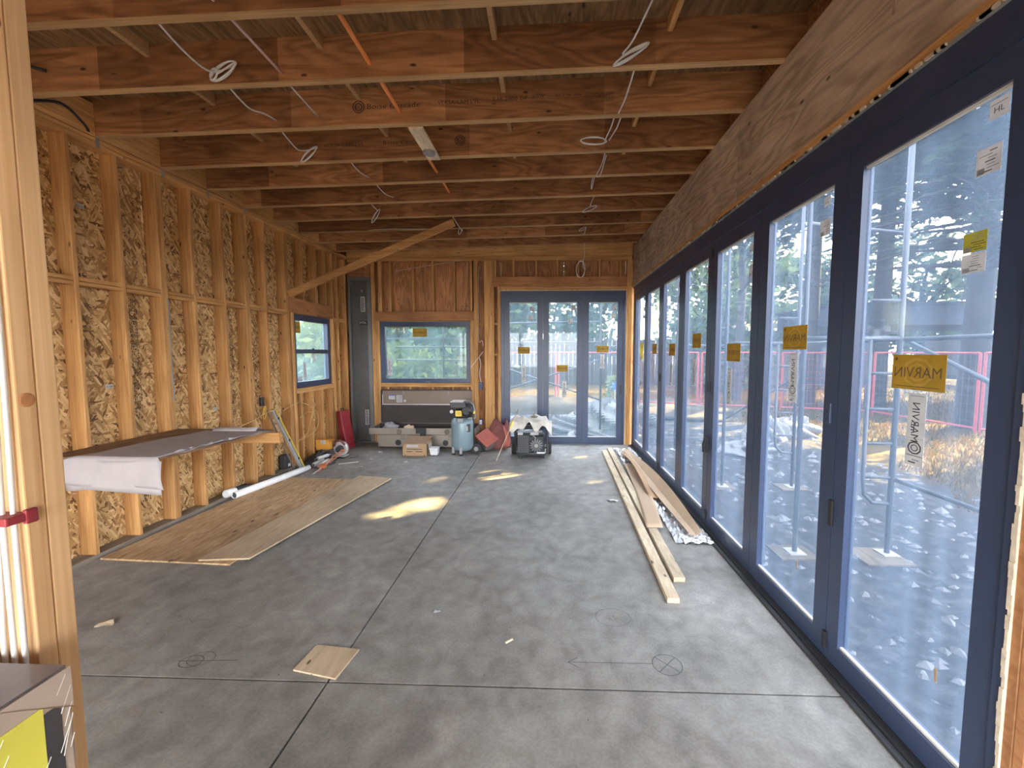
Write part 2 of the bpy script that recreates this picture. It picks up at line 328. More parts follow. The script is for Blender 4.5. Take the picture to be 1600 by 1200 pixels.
# outside
M['ground'] = ground_mat('yard ground')
M['stone'] = plain('pale stones', (0.11, 0.11, 0.115), 0.9, 0, 0.3, 3)
M['grass'] = leaf_mat('dry grass blades', (0.07, 0.042, 0.007), (0.115, 0.074, 0.015), 0.4)
M['grass_g'] = leaf_mat('green weeds', (0.03, 0.038, 0.010), (0.055, 0.06, 0.02), 0.4)
M['needle'] = leaf_mat('conifer sprays', (0.022, 0.036, 0.022), (0.05, 0.07, 0.036), 0.30)
M['leaf_a'] = leaf_mat('leaves mid green', (0.035, 0.06, 0.03), (0.09, 0.125, 0.055), 0.4)
M['leaf_b'] = leaf_mat('leaves blue green', (0.03, 0.055, 0.042), (0.07, 0.11, 0.07), 0.35)
M['leaf_c'] = leaf_mat('leaves yellow green', (0.09, 0.125, 0.04), (0.22, 0.25, 0.09), 0.45)
M['bark'] = wood('bark', (0.022, 0.018, 0.015), (0.05, 0.042, 0.036), axis=2, along=2, across=18)
M['scaf'] = plain('scaffold tube', (0.06, 0.068, 0.085), 0.5, 0.2)
M['fence_w'] = wood('weathered fence board', (0.018, 0.014, 0.014), (0.032, 0.026, 0.025), axis=2, along=1, across=9)
M['house'] = plain('slate blue siding', (0.016, 0.020, 0.036), 0.8)
M['house_l'] = plain('grey siding', (0.05, 0.053, 0.065), 0.8)
M['roof'] = plain('dark roofing', (0.011, 0.014, 0.024), 0.9)
M['trailer'] = plain('white trailer skin', (0.055, 0.053, 0.052), 0.5)
M['sheet'] = plain('crumpled white sheeting', (0.12, 0.12, 0.12), 0.5, 0, 0.1, 4, 0.2)
M['dirt'] = plain('excavated dirt', (0.040, 0.029, 0.016), 0.95, 0, 0.25, 3, 0.5)
M['blue_s'] = plain('blue pinwheel plastic', (0.04, 0.13, 0.50), 0.4)

# ------------------------------------------------------------------ mesh helpers
_txt = {}
def text_geo(s):
    if s not in _txt:
        c = bpy.data.curves.new('t', 'FONT'); c.body = s; c.fill_mode = 'FRONT'; c.resolution_u = 2
        o = bpy.data.objects.new('t', c); COL.objects.link(o)
        me = bpy.data.meshes.new_from_object(o.evaluated_get(bpy.context.evaluated_depsgraph_get()))
        vs = [tuple(v.co) for v in me.vertices]; fs = [tuple(p.vertices) for p in me.polygons]
        bpy.data.objects.remove(o); bpy.data.curves.remove(c); bpy.data.meshes.remove(me)
        _txt[s] = (vs, fs, max([v[0] for v in vs] or [1]), max([v[1] for v in vs] or [1]))
    return _txt[s]
class MB:
    def __init__(s): s.v = []; s.f = []; s.m = []
    def add(s, vs, fs, mi=0):
        b = len(s.v); s.v += [Vector(p) for p in vs]
        for f in fs: s.f.append(tuple(i+b for i in f)); s.m.append(mi)
        return s
    def box(s, x0, x1, y0, y1, z0, z1, mi=0):
        return s.add([(x0,y0,z0),(x1,y0,z0),(x1,y1,z0),(x0,y1,z0),(x0,y0,z1),(x1,y0,z1),(x1,y1,z1),(x0,y1,z1)],
                     [(0,3,2,1),(4,5,6,7),(0,1,5,4),(1,2,6,5),(2,3,7,6),(3,0,4,7)], mi)
    def hexa(s, p, mi=0):      # 8 corners, bottom ring then top ring
        return s.add(p, [(0,3,2,1),(4,5,6,7),(0,1,5,4),(1,2,6,5),(2,3,7,6),(3,0,4,7)], mi)
    def beam(s, a, b, w, h, mi=0, up=(0,0,1)):
        a, b = Vector(a), Vector(b); d = (b-a).normalized(); u = Vector(up)
        sx = d.cross(u)
        if sx.length < 1e-4: sx = d.cross(Vector((1,0,0)))
        sx.normalize(); uu = sx.cross(d).normalized(); sx *= w/2; uu *= h/2
        return s.hexa([a-sx-uu, a+sx-uu, b+sx-uu, b-sx-uu, a-sx+uu, a+sx+uu, b+sx+uu, b-sx+uu], mi)
    def tube(s, pts, r, seg=8, mi=0, caps=True):
        pts = [Vector(p) for p in pts]; n = len(pts); rings = []
        rr = r if isinstance(r, (list, tuple)) else [r]*n
        prev = None
        for i, p in enumerate(pts):
            d = (pts[min(i+1, n-1)] - pts[max(i-1, 0)]).normalized()
            if prev is None:
                a = d.cross(Vector((0,0,1)))
                if a.length < 1e-3: a = d.cross(Vector((1,0,0)))
            else: a = prev - d*prev.dot(d)
            if a.length < 1e-6: a = d.cross(Vector((0,1,0)))
            a.normalize(); prev = a; b = d.cross(a)
            rings.append([p + (a*math.cos(2*PI*k/seg) + b*math.sin(2*PI*k/seg))*rr[i] for k in range(seg)])
        vs = [q for rg in rings for q in rg]; fs = []
        for i in range(n-1):
            for k in range(seg): fs.append((i*seg+k, i*seg+(k+1)%seg, (i+1)*seg+(k+1)%seg, (i+1)*seg+k))
        if caps: fs.append(tuple(range(seg-1, -1, -1))); fs.append(tuple((n-1)*seg+k for k in range(seg)))
        return s.add(vs, fs, mi)
    def lathe(s, prof, c=(0,0,0), seg=20, mi=0, axis='z'):
        vs = []; fs = []; n = len(prof); c = Vector(c)
        for r, h in prof:
            for k in range(seg):
                a = 2*PI*k/seg; p = (r*math.cos(a), r*math.sin(a), h)
                if axis == 'x': p = (h, r*math.cos(a), r*math.sin(a))
                if axis == 'y': p = (r*math.sin(a), h, r*math.cos(a))
                vs.append(c + Vector(p))
        for i in range(n-1):
            for k in range(seg): fs.append((i*seg+k, i*seg+(k+1)%seg, (i+1)*seg+(k+1)%seg, (i+1)*seg+k))
        fs.append(tuple(range(seg-1, -1, -1))); fs.append(tuple((n-1)*seg+k for k in range(seg)))
        return s.add(vs, fs, mi)
    def grid(s, fn, nu, nv, mi=0, thick=0.0):
        vs = [Vector(fn(i/nu, j/nv)) for j in range(nv+1) for i in range(nu+1)]
        fs = [(j*(nu+1)+i, j*(nu+1)+i+1, (j+1)*(nu+1)+i+1, (j+1)*(nu+1)+i) for j in range(nv) for i in range(nu)]
        return s.add(vs, fs, mi)
    def text(s, t, o, right, up, size, mi=0, center=True, fitw=None):
        vs, fs, w, h = text_geo(t); right, up, o = Vector(right), Vector(up), Vector(o)
        k = size/0.7
        if fitw: kx = fitw/w
        else: kx = k
        ox = w/2 if center else 0
        return s.add([o + right*((x-ox)*kx) + up*(y*k) for x, y, z in vs], fs, mi)
    def xf(s, mt):
        s.v = [mt @ p for p in s.v]; return s
    def build(s, name, mats, parent=None, smooth=False, bevel=0.0, origin=None, solid=0.0, subdiv=0):
        if isinstance(mats, str): mats = [mats]
        if origin is None and parent is None and s.v:
            xs = [p.x for p in s.v]; ys = [p.y for p in s.v]; zs = [p.z for p in s.v]
            origin = Vector(((min(xs)+max(xs))/2, (min(ys)+max(ys))/2, min(zs)))
        off = Vector(origin) if origin is not None else Vector((0,0,0))
        me = bpy.data.meshes.new(name)
        me.from_pydata([tuple(p-off) for p in s.v], [], s.f)
        for k in mats: me.materials.append(M[k])
        me.polygons.foreach_set('material_index', s.m)
        if smooth: me.polygons.foreach_set('use_smooth', [True]*len(me.polygons))
        me.update()
        o = bpy.data.objects.new(name, me); COL.objects.link(o)
        place(o, off, parent)
        if solid: md = o.modifiers.new('thickness', 'SOLIDIFY'); md.thickness = solid; md.offset = 0
        if subdiv: md = o.modifiers.new('smooth', 'SUBSURF'); md.levels = subdiv; md.render_levels = subdiv
        if bevel:
            md = o.modifiers.new('bevel', 'BEVEL'); md.width = bevel; md.segments = 2; md.limit_method = 'ANGLE'
        return o
WL = {}
def place(o, world, parent):
    WL[o.name] = Vector(world)
    if parent is not None:
        o.parent = parent; o.location = Vector(world) - WL[parent.name]
    else: o.location = world
def tag(o, label=None, cat=None, group=None, kind=None):
    if label: o['label'] = label
    if cat: o['category'] = cat
    if group: o['group'] = group
    if kind: o['kind'] = kind
    return o
def thing(name, loc, label, cat, group=None, kind=None):
    o = bpy.data.objects.new(name, None); o.empty_display_size = 0.1; COL.objects.link(o)
    place(o, Vector(loc), None); return tag(o, label, cat, group, kind)
def struct(name, loc, label, cat=None):
    return thing(name, loc, label, cat or 'structure', kind='structure')
_mem = {}
def member(name, parent, x0, x1, y0, y1, z0, z1, mat, bevel=True):
    """a squared board; alike boards share one mesh (chamfered edges)"""
    d = (round(x1-x0, 3), round(y1-y0, 3), round(z1-z0, 3), mat)
    if d not in _mem:
        hx, hy, hz = d[0]/2, d[1]/2, d[2]/2; bm = bmesh.new()
        bmesh.ops.create_cube(bm, size=1.0); bmesh.ops.scale(bm, vec=(2*hx, 2*hy, 2*hz), verts=bm.verts)
        b = min(0.004, min(hx, hy, hz)*0.3)
        bmesh.ops.bevel(bm, geom=list(bm.edges), offset=b, segments=1, affect='EDGES')
        me = bpy.data.meshes.new(name); bm.to_mesh(me); bm.free(); me.materials.append(M[mat]); _mem[d] = me
    o = bpy.data.objects.new(name, _mem[d]); COL.objects.link(o)
    place(o, Vector(((x0+x1)/2, (y0+y1)/2, (z0+z1)/2)), parent); return o

# ================================================================== FLOOR
floor = struct('floor', (0, 3, 0), 'grey concrete slab floor with sawn control joints', 'floor')
MB().box(-4.3, 1.72, -4.0, 8.7, -0.12, -0.022).build('slab_base', 'joint', floor)
JX = -1.215
for (x0, x1) in ((-4.3, JX-0.006), (JX+0.006, 1.72)):
    for (y0, y1) in ((-4.0, 2.193), (2.205, 5.383), (5.397, 8.7)):
        MB().box(x0, x1, y0, y1, -0.03, 0.0).build('slab', 'concrete', floor)
# pencilled lay-out marks
def ribbon(pts, w, z=0.0008):
    m = MB()
    for a, b in zip(pts[:-1], pts[1:]):
        a, b = Vector((*a, z)), Vector((*b, z)); d = (b-a).normalized(); n = Vector((-d.y, d.x, 0))*w/2
        m.add([a-n, a+n, b+n, b-n], [(0, 3, 2, 1)])
    return m
def ring(cx, cy, rx, ry, n=18): return [(cx+rx*math.cos(2*PI*k/n), cy+ry*math.sin(2*PI*k/n)) for k in range(n+1)]
marks = []
m = ribbon([(0.12, 2.40), (0.62, 2.405)], 0.005); m.v += []
b = ribbon(ring(0.70, 2.40, 0.085, 0.085), 0.005); m.add(b.v, b.f)
for seg in ([(0.64, 2.34), (0.76, 2.46)], [(0.64, 2.46), (0.76, 2.34)], [(0.12, 2.40), (0.18, 2.44)], [(0.12, 2.40), (0.18, 2.36)]):
    b = ribbon(seg, 0.005); m.add(b.v, b.f)
tag(m.build('layout_mark', 'pencil', floor), 'pencilled arrow with a crossed circle')
m = ribbon([(-2.18, 2.325), (-1.83, 2.345)], 0.006)
b = ribbon(ring(-2.10, 2.325, 0.065, 0.05), 0.006); m.add(b.v, b.f)
b = ribbon(ring(-2.06, 2.35, 0.075, 0.06, 14), 0.004); m.add(b.v, b.f)
m.build('layout_mark', 'pencil', floor)
m = ribbon(ring(0.45, 2.84, 0.12, 0.10), 0.003); b = ribbon([(0.4, 2.83), (0.47, 2.80), (0.45, 2.86)], 0.003); m.add(b.v, b.f)
m.build('layout_mark', 'pencil', floor)
m = ribbon([(-2.65, 2.62), (-2.45, 2.72), (-2.4, 2.68), (-2.35, 2.72), (-2.28, 2.70)], 0.003)
b = ribbon([(-2.2, 2.60), (-2.1, 2.66), (-2.02, 2.64), (-1.98, 2.68)], 0.003); m.add(b.v, b.f)
m.build('layout_mark', 'pencil', floor)

# ================================================================== LEFT WALL
ZP, ZT = 0.04, 3.62
wl_ = struct('wall_left', (L-0.07, 4.0, 0), 'open stud wall with strand board sheathing on the left', 'wall')
D6 = 0.14
def lstud(y, z0=ZP, z1=ZT, w=0.038): return member('stud', wl_, L-D6, L, y, y+w, z0, z1, 'fir_z')
full = [-0.9, -0.1, 0.7, 1.47, 1.875, 2.28, 2.69, 3.094, 3.502, 3.908, 4.315, 4.353, 4.721, 5.17, 5.55, 5.588, 5.95, 6.42, 6.458, 7.838, 8.01, 8.34]
for y in full: lstud(y)
for y in (6.534, 6.572, 7.80): tag(lstud(y, ZP, 2.43), None)
member('header', wl_, L-D6, L, 6.50, 7.835, 2.43, 2.665, 'header_y')
for y in (6.88, 7.27, 7.60): member('cripple_stud', wl_, L-D6, L, y, y+0.038, 2.665, ZT, 'fir_z')
for z in (1.16, 1.20): member('window_sill_plate', wl_, L-D6, L+0.0, 6.612, 7.80, z, z+0.038, 'fir_y')
for y in (6.72, 7.02, 7.36, 7.70): member('cripple_stud', wl_, L-D6, L, y, y+0.038, ZP, 1.16, 'fir_z')
member('bottom_plate', wl_, L-D6, L, -3.0, 8.38, 0.0, ZP, 'plate')
for z in (ZT, ZT+0.038): member('top_plate', wl_, L-D6, L, -3.0, 8.5, z, z+0.036, 'fir_y')
fs = sorted(full)
for a, b in zip(fs[:-1], fs[1:]):
    if b-a < 0.1 or a < 1.4 or (6.4 < a < 7.8): continue
    for z in (2.385, 2.423): member('blocking', wl_, L-0.09, L-0.002, a+0.038, b, z, z+0.0355, 'fir_y')
# sheathing sheets behind the studs (window opening left free)
XS = L-D6
def sheet(y0, y1, z0, z1): return MB().box(XS-0.012, XS-0.0005, y0, y1, z0, z1).build('sheathing_board', 'osb', wl_)
yy = -3.0
edges = [-3.0, -0.58, 0.64, 1.86, 3.08, 4.30, 5.52, 6.61]
for a, b in zip(edges[:-1], edges[1:]):
    sheet(a, b-0.003, 0.0, 2.437); sheet(a, b-0.003, 2.44, 4.05)
sheet(6.61, 7.80, 0.0, 1.20); sheet(6.61, 7.80, 2.44, 4.05); sheet(7.803, 8.55, 0.0, 2.437); sheet(7.803, 8.55, 2.44, 4.05)
# rows of stamped print on the sheathing (illegible in the photograph: rows of small bars)
def print_rows(y0, y1, z0, z1, rows, x=XS+0.0004, dens=0.8):
    m = MB(); rng = random.Random(int(y0*1000)); w = (y1-y0)/rows
    for k in range(rows):
        z = z0
        while z < z1:
            h = rng.uniform(0.006, 0.03)
            if rng.random() < dens:
                a = y0 + k*w + rng.uniform(0, .25)*w; bb = a + w*rng.uniform(0.35, 0.7)
                m.add([(x, a, z), (x, bb, z), (x, bb, z+h), (x, a, z+h)], [(0, 1, 2, 3)])
            z += h + rng.uniform(0.004, 0.012)
    return m.build('printed_stamp', 'ink_wood', wl_)
print_rows(4.092, 4.175, 1.15, 2.33, 5); print_rows(3.25, 3.44, 2.5, 3.5, 8); print_rows(5.40, 5.47, 1.0, 2.35, 5)
print_rows(5.835, 5.90, 0.9, 2.3, 4, dens=0.6); print_rows(4.10, 4.20, 0.30, 0.42, 5)
# paper tags on the sheathing
for (y, z, w) in ((3.855, 1.50, .075), (5.11, 1.12, .07), (3.72, 3.10, .06)):
    mm = MB().box(XS, XS+0.001, y-w/2, y+w/2, z-0.02, z+0.02); mm.text('KL 500', (XS+0.0015, y, z-0.008), (0, 1, 0), (0, 0, 1), 0.014, 1)
    mm.build('lumber_tag', ['paper', 'ink'], wl_)
# rim blocks between joists, over the top plate
JY = [0.73, 1.34, 1.945, 2.528, 3.148, 3.758, 4.395, 4.985, 5.595, 6.205, 6.815, 7.425, 8.035]
for a, b in zip(JY[:-1], JY[1:]):
    o = member('rim_block', wl_, L-0.03, L+0.008, a+0.045, b, jz(L)+0.003, jz(L)+JD-0.03, 'fir_y')
for y in (3.77, 4.41, 5.0, 5.61):
    MB().box(L, L+0.004, y-0.01, y+0.02, ZT-0.01, ZT+0.10).build('metal_tie', 'galv', wl_)
# galvanised strap running up stud pair
MB().box(L, L+0.002, 4.375, 4.391, 1.3, 2.38).build('metal_strap', 'galv', wl_)

# ---- window in the left wall
w1 = struct('window_1', (L-0.08, 7.2, 1.24), 'black double hung window in the left wall', 'window')
WX0, WX1 = L-0.135, L-0.045
y0, y1, z0, z1 = 6.625, 7.79, 1.245, 2.42
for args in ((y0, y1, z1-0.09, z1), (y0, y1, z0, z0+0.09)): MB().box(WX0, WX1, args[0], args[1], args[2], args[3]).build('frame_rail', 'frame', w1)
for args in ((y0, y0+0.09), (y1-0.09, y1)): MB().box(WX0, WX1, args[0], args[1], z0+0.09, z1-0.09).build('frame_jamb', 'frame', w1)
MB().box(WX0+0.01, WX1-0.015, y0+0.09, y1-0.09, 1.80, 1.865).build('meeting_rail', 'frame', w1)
MB().box(WX1-0.02, WX1+0.0, 7.18, 7.24, 1.865, 1.885).build('sash_lock', 'black', w1)
MB().box(WX0+0.02, WX0+0.03, y0+0.09, y1-0.09, 1.865, z1-0.09).build('pane', 'glass_w', w1)
MB().box(WX0+0.035, WX0+0.045, y0+0.09, y1-0.09, z0+0.09, 1.80).build('pane', 'glass_w', w1)
def sticker(parent, axis, u0, u1, z0, z1, pos, base, lines, mirror=True, extra=None):
    """thin label on a pane. axis 'x': pane faces -x (viewer looks +x), u is y;  axis 'y': viewer looks +y, u is x.
    lines: (text, cu, z, height, width, ink index)"""
    m = MB()
    if axis == 'x':
        m.box(pos-0.001, pos, u0, u1, z0, z1, 0); P = lambda u, z, d=0.0016: (pos-d, u, z); rv = Vector((0, 1, 0)) if mirror else Vector((0, -1, 0))
    elif axis == 'y':
        m.box(u0, u1, pos-0.001, pos, z0, z1, 0); P = lambda u, z, d=0.0016: (u, pos-d, z); rv = Vector((-1, 0, 0)) if mirror else Vector((1, 0, 0))
    else:      # left wall, viewer looks -x
        m.box(pos, pos+0.001, u0, u1, z0, z1, 0); P = lambda u, z, d=0.0016: (pos+d, u, z); rv = Vector((0, -1, 0)) if mirror else Vector((0, 1, 0))
    for ln in lines:
        if ln[0] == 'bar':       # u0,u1,z0,z1,mi
            _, a, b, c, d, mi = ln; m.add([P(a, c, .0013), P(b, c, .0013), P(b, d, .0013), P(a, d, .0013)], [(0, 1, 2, 3)], mi)
        elif ln[0] == 'ring':    # cu, cz, r, w, mi  (hexagonal rose)
            _, cu, cz, r, w, mi = ln
            for k in range(9):
                a0, a1 = 2*PI*k/9, 2*PI*(k+1)/9
                q = [(cu+rr*1.25*math.cos(a), cz+rr*math.sin(a)) for rr, a in ((r-w, a0), (r, a0), (r, a1), (r-w, a1))]
                m.add([P(x, z, .0012) for x, z in q], [(0, 1, 2, 3)], mi)
        else:
            t, cu, z, h, wd, mi, *rot = ln
            up = Vector((0, 0, 1)); rr = rv
            if rot: rr, up = Vector((0, 0, 1))*rot[0], -rv*rot[0]
            m.text(t, P(cu, z), rr, up, h, mi, fitw=wd)
    return m.build('label', [base, 'ink', 'mar_l', 'ink_gold', 'ink_grey', 'ink_blue'], parent)
def amber(parent, axis, uc, zc, pos, w=0.28, h=0.16):
    L_ = [('ring', uc, zc, h*0.42, 0.012, 2), ('ring', uc, zc, h*0.26, 0.009, 2), ('MARVIN', uc, zc-0.024, 0.048, w*0.9, 3),
          ('bar', uc-w*.42, uc+w*.42, zc-h*.42, zc-h*.40, 3)]
    L_.append(('bar', uc+w*.40, uc+w*.45, zc+h*.32, zc+h*.42, 3) if axis == 'x' else ('bar', uc-w*.45, uc-w*.40, zc+h*.32, zc+h*.42, 3))
    return tag(sticker(parent, axis, uc-w/2, uc+w/2, zc-h/2, zc+h/2, pos, 'mar_y', L_), 'amber maker label with mirrored lettering')
def white_strip(parent, axis, uc, z0, z1, pos, w=0.095):
    zc = (z0+z1)/2; h = z1-z0
    L_ = [('MARVIN', uc+(0.022 if axis == 'x' else -0.022), zc+h*0.10, 0.040, h*0.55, 1, 1), ('ID', uc+0.025, zc+h*.05, 0.02, 0.05, 1, 1),
          ('bar', uc-w*.46, uc+w*.46, z0+0.045, z0+0.048, 1), ('bar', uc-w*.46, uc+w*.46, z0+h*.38, z0+h*.383, 1), ('ring', uc, z0+h*.25, 0.030, 0.006, 1), ('ring', uc, z0+h*.25, 0.016, 0.004, 1),
          ('bar', uc-w*.1, uc+w*.3, z0+0.012, z0+0.018, 1), ('bar', uc-w*.3, uc+w*.1, z0+0.025, z0+0.03, 4), ('bar', uc-w*.4, uc+w*.4, z1-0.012, z1-0.009, 4)]
    return tag(sticker(parent, axis, uc-w/2, uc+w/2, z0, z1, pos, 'paper', L_), 'narrow white label with sideways lettering')
def small_note(parent, axis, u0, u1, z0, z1, pos, base='paper', txt=None, seed=1):
    rng = random.Random(seed); L_ = []; w = u1-u0; h = z1-z0
    if txt: L_.append((txt, (u0+u1)/2, z0+h*.3, h*.3, w*.55, 1)); L_.append(('bar', u0+w*.1, u1-w*.05, z1-h*.25, z1-h*.22, 1))
    else:
        for k in range(7):
            z = z0+h*(0.1+0.12*k); a = u0+w*rng.uniform(.05, .35); b = a+w*rng.uniform(.2, .55)
            L_.append(('bar', a, min(b, u1-w*.05), z, z+h*.035, 1 if rng.random() < .5 else 4))
        L_.append(('bar', u1-w*.36, u1-w*.06, z0+h*.05, z0+h*.28, 4))
    return sticker(parent, axis, u0, u1, z0, z1, pos, base, L_, mirror=False)
amber(w1, 'l', 6.83, 2.22, WX0+0.031, 0.22, 0.18)
white_strip(w1, 'l', 7.0, 1.36, 1.66, WX0+0.046, 0.09)
small_note(w1, 'l', 6.78, 6.92, 1.34, 1.42, WX0+0.046, seed=4); small_note(w1, 'l', 7.25, 7.34, 1.66, 1.79, WX0+0.046, seed=5)

# ================================================================== FAR WALL
wf = struct('wall_far', (-1.0, YF+0.07, 0), 'far end stud wall around the picture window and folding doors', 'wall')
YB = YF+D6
def fstud(x, z0=ZP, z1=3.585, nm='stud', w=0.038): return member(nm, wf, x, x+w, YF, YB, z0, z1, 'fir_z')
for x in (-3.478, -3.44): fstud(x)
fstud(-3.40, ZP, 2.43); fstud(-3.362, ZP, 2.43)
for x in (-1.53, -1.492): fstud(x, ZP, 2.43)
for x in (-1.452, -1.414): fstud(x)
for x in (-1.245, -1.207, -1.169, -1.131, -1.093): fstud(x)
fstud(-0.985, ZP, 3.085); fstud(-0.955, ZP, 3.085, w=0.032)
member('header', wf, -3.40, -1.452, YF, YB, 2.43, 2.615, 'header')
for x in (-3.33, -3.115, -2.659, -2.268, -1.853): fstud(x, 2.615, 3.585, 'cripple_stud')
fstud(-3.30, 2.615, 3.585, 'cripple_stud'); fstud(-1.52, 2.615, 3.585, 'cripple_stud')
for z in (1.13, 1.17): member('window_sill_plate', wf, -3.324, -1.53, YF, YB, z, z+0.038, 'fir_x')
for x in (-3.2, -2.75, -2.3, -1.9, -1.6): fstud(x, ZP, 1.13, 'cripple_stud')
member('header', wf, -1.093, 1.51, YF-0.003, YB, 3.085, 3.275, 'header')
for x in (-0.665, -0.233, 0.173, 0.578, 0.981, 1.383): fstud(x-0.019, 3.275, 3.585, 'cripple_stud')
fstud(-1.05, 3.275, 3.585, 'cripple_stud')
member('header_filler', wf, -0.95, 1.505, YF+0.004, YB, 3.014, 3.083, 'fir_x')
for (x, z) in ((-1.055, 2.35), (-1.055, 1.75), (-1.38, 2.35)): member('blocking', wf, x, x+0.105 if x > -1.2 else x+0.13, YF+0.03, YF+0.07, z, z+0.04, 'fir_x')
member('bottom_plate', wf, -3.47, -0.925, YF-0.0, YB, 0.0, ZP, 'plate')
for z, dx in ((3.585, 0), (3.624, 0)): member('top_plate', wf, -3.94, 1.6, YF-0.004, YB, z, z+0.038, 'fir_x')
member('rim_board', wf, -3.95, 1.62, YF+0.02, YF+0.06, 3.665, 4.0, 'fir_x')
for x in (1.506, 1.545, 1.584): fstud(x, 0.0, 3.585, 'corner_post', w=0.037)
# plywood sheathing sheets behind (openings left free)
def fsheet(x0, x1, z0, z1): return MB().box(x0, x1, YB+0.001, YB+0.013, z0, z1).build('sheathing_board', 'ply_red', wf)
fsheet(-4.12, -3.325, 0, 4.05); fsheet(-3.322, -1.60, 0, 1.17); fsheet(-3.322, -1.60, 2.43, 4.05); fsheet(-1.597, -0.93, 0, 4.05)
fsheet(-0.927, 0.3, 3.08, 4.05); fsheet(0.303, 1.50, 3.08, 4.05); fsheet(1.503, 1.75, 0, 4.05)
# stamped print on the sheathing
m = MB()
for k, (x, z1_) in enumerate(((-2.50, 3.55), (-1.33, 3.55))):
    m.text('STRUCTURAL 1', (x, YB+0.0002, z1_-0.28), (0, 0, -1), (1, 0, 0), 0.035, 0, fitw=0.5)
tag(m.build('printed_stamp', 'ink_wood', wf), None)
# steel shear panel column at the corner
col_ = thing('steel_column', (-3.72, YF, 0.0), 'tall dark grey steel shear panel in the far left corner', 'column')
MB().box(-3.94, -3.50, YF+0.09, YF+0.13, 0.035, 3.29).build('web_plate', 'steel_dark', col_)
MB().box(-3.94, -3.90, YF+0.0, YF+0.09, 0.035, 3.29).build('flange', 'steel', col_)
MB().box(-3.56, -3.485, YF+0.0, YF+0.09, 0.035, 3.29).build('flange', 'steel', col_)
MB().box(-3.90, -3.56, YF+0.02, YF+0.09, 3.22, 3.29).build('cap_plate', 'steel', col_)
MB().box(-3.95, -3.48, YF+0.0, YF+0.13, 0.0, 0.035).build('base_plate', 'steel_dark', col_)
for (a, b, c, d, s_) in ((-3.73, -3.64, 2.62, 2.92, 11), (-3.70, -3.62, 0.35, 0.66, 12)):
    mm = MB().box(a, b, YF+0.0885, YF+0.0895, c, d, 0); rng = random.Random(s_); z = c+.02
    while z < d-.02:
        mm.add([(a+.01, YF+.088, z), (b-rng.uniform(.01, .04), YF+.088, z), (b-.01, YF+.088, z+.012), (a+.01, YF+.088, z+.012)], [(0, 1, 2, 3)], 1); z += .024
    mm.build('label', ['paper', 'ink'], col_)
mm = MB().box(-3.76, -3.60, YF+0.0885, YF+0.0895, 2.36, 2.44, 0); mm.text('MTK', (-3.69, YF+.087, 2.38), (1, 0, 0), (0, 0, 1), .045, 1); mm.build('name_plate', ['black', 'paper'], col_)
MB().lathe([(0.022, 0), (0.022, 0.004)], (-3.70, YF+0.084, 3.03), 10, 0, 'y').build('bolt', 'galv', col_)
MB().box(-3.94, -3.50, YF+0.03, YF+0.1, 3.29, 3.585).build('packer_block', 'lvl', col_)

# ---- picture window
w2 = struct('window_2', (-2.42, YF+0.07, 1.21), 'black framed picture window in the far wall', 'window')
x0, x1, z0, z1 = -3.318, -1.536, 1.212, 2.418
FY0, FY1 = YF+0.012, YF+0.10
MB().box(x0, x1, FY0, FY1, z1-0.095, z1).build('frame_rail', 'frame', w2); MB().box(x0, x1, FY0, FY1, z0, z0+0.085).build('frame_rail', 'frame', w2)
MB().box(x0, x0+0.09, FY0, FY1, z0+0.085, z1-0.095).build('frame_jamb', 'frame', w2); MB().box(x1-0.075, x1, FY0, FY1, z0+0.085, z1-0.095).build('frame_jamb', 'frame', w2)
MB().box(x0+0.09, x1-0.075, FY0+0.045, FY0+0.055, z0+0.085, z1-0.095).build('pane', 'glass_w', w2)
mm = MB()
for a, b in (((-2.44, 1.222), (-2.40, 1.24)), ((-2.40, 1.24), (-2.36, 1.222)), ((-2.36, 1.222), (-2.33, 1.235))): mm.beam((a[0], FY0-0.004, a[1]), (b[0], FY0-0.004, b[1]), 0.006, 0.006)
mm.build('crank_handle', 'galv', w2)
amber(w2, 'y', -2.54, 2.205, FY0+0.0445, 0.285, 0.165)
white_strip(w2, 'y', -3.16, 1.36, 1.70, FY0+0.0445, 0.095)

# ---- far folding doors
def bifold_panel(name, parent, axis, a0, a1, pos, glass, stile=0.125, zb=0.035, zt=2.905, zg0=0.145, zg1=2.782, bead_side=None):
    """one framed glass leaf (stiles, rails, bead, pane). axis 'x': leaf lies along x at y=pos; 'y': along y at x=pos"""
    th = 0.055
    def bx(u0, u1, d0, d1, c0, c1, m): 
        return m.box(u0, u1, pos+d0, pos+d1, c0, c1) if axis == 'x' else m.box(pos+d0, pos+d1, u0, u1, c0, c1)
    leaf = bx(a0, a0+stile, 0, th, zb, zt, MB())
    bx(a1-stile, a1, 0, th, zb, zt, leaf); bx(a0+stile, a1-stile, 0, th, zb, zg0, leaf); bx(a0+stile, a1-stile, 0, th, zg1, zt, leaf)
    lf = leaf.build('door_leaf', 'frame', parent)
    bd = MB(); q = 0.012
    bx(a0+stile, a1-stile, 0.014, 0.03, zg1-q, zg1, bd); bx(a0+stile, a1-stile, 0.014, 0.03, zg0, zg0+q, bd)
    bd.build('glazing_bead', 'bead', lf)
    bx(a0+stile, a1-stile, 0.030, 0.042, zg0, zg1, MB()).build('pane', glass, lf)
    return lf
d2 = struct('door_2', (0.28, YF+0.06, 0), 'dark folding glass doors in the far wall', 'door')
DX = [-0.87, -0.100, 0.673, 1.47]
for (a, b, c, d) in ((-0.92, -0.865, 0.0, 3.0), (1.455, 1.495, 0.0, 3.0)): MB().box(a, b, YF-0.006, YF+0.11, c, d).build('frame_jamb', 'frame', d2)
MB().box(-0.865, 1.455, YF-0.006, YF+0.11, 2.905, 3.0).build('frame_head', 'frame', d2)
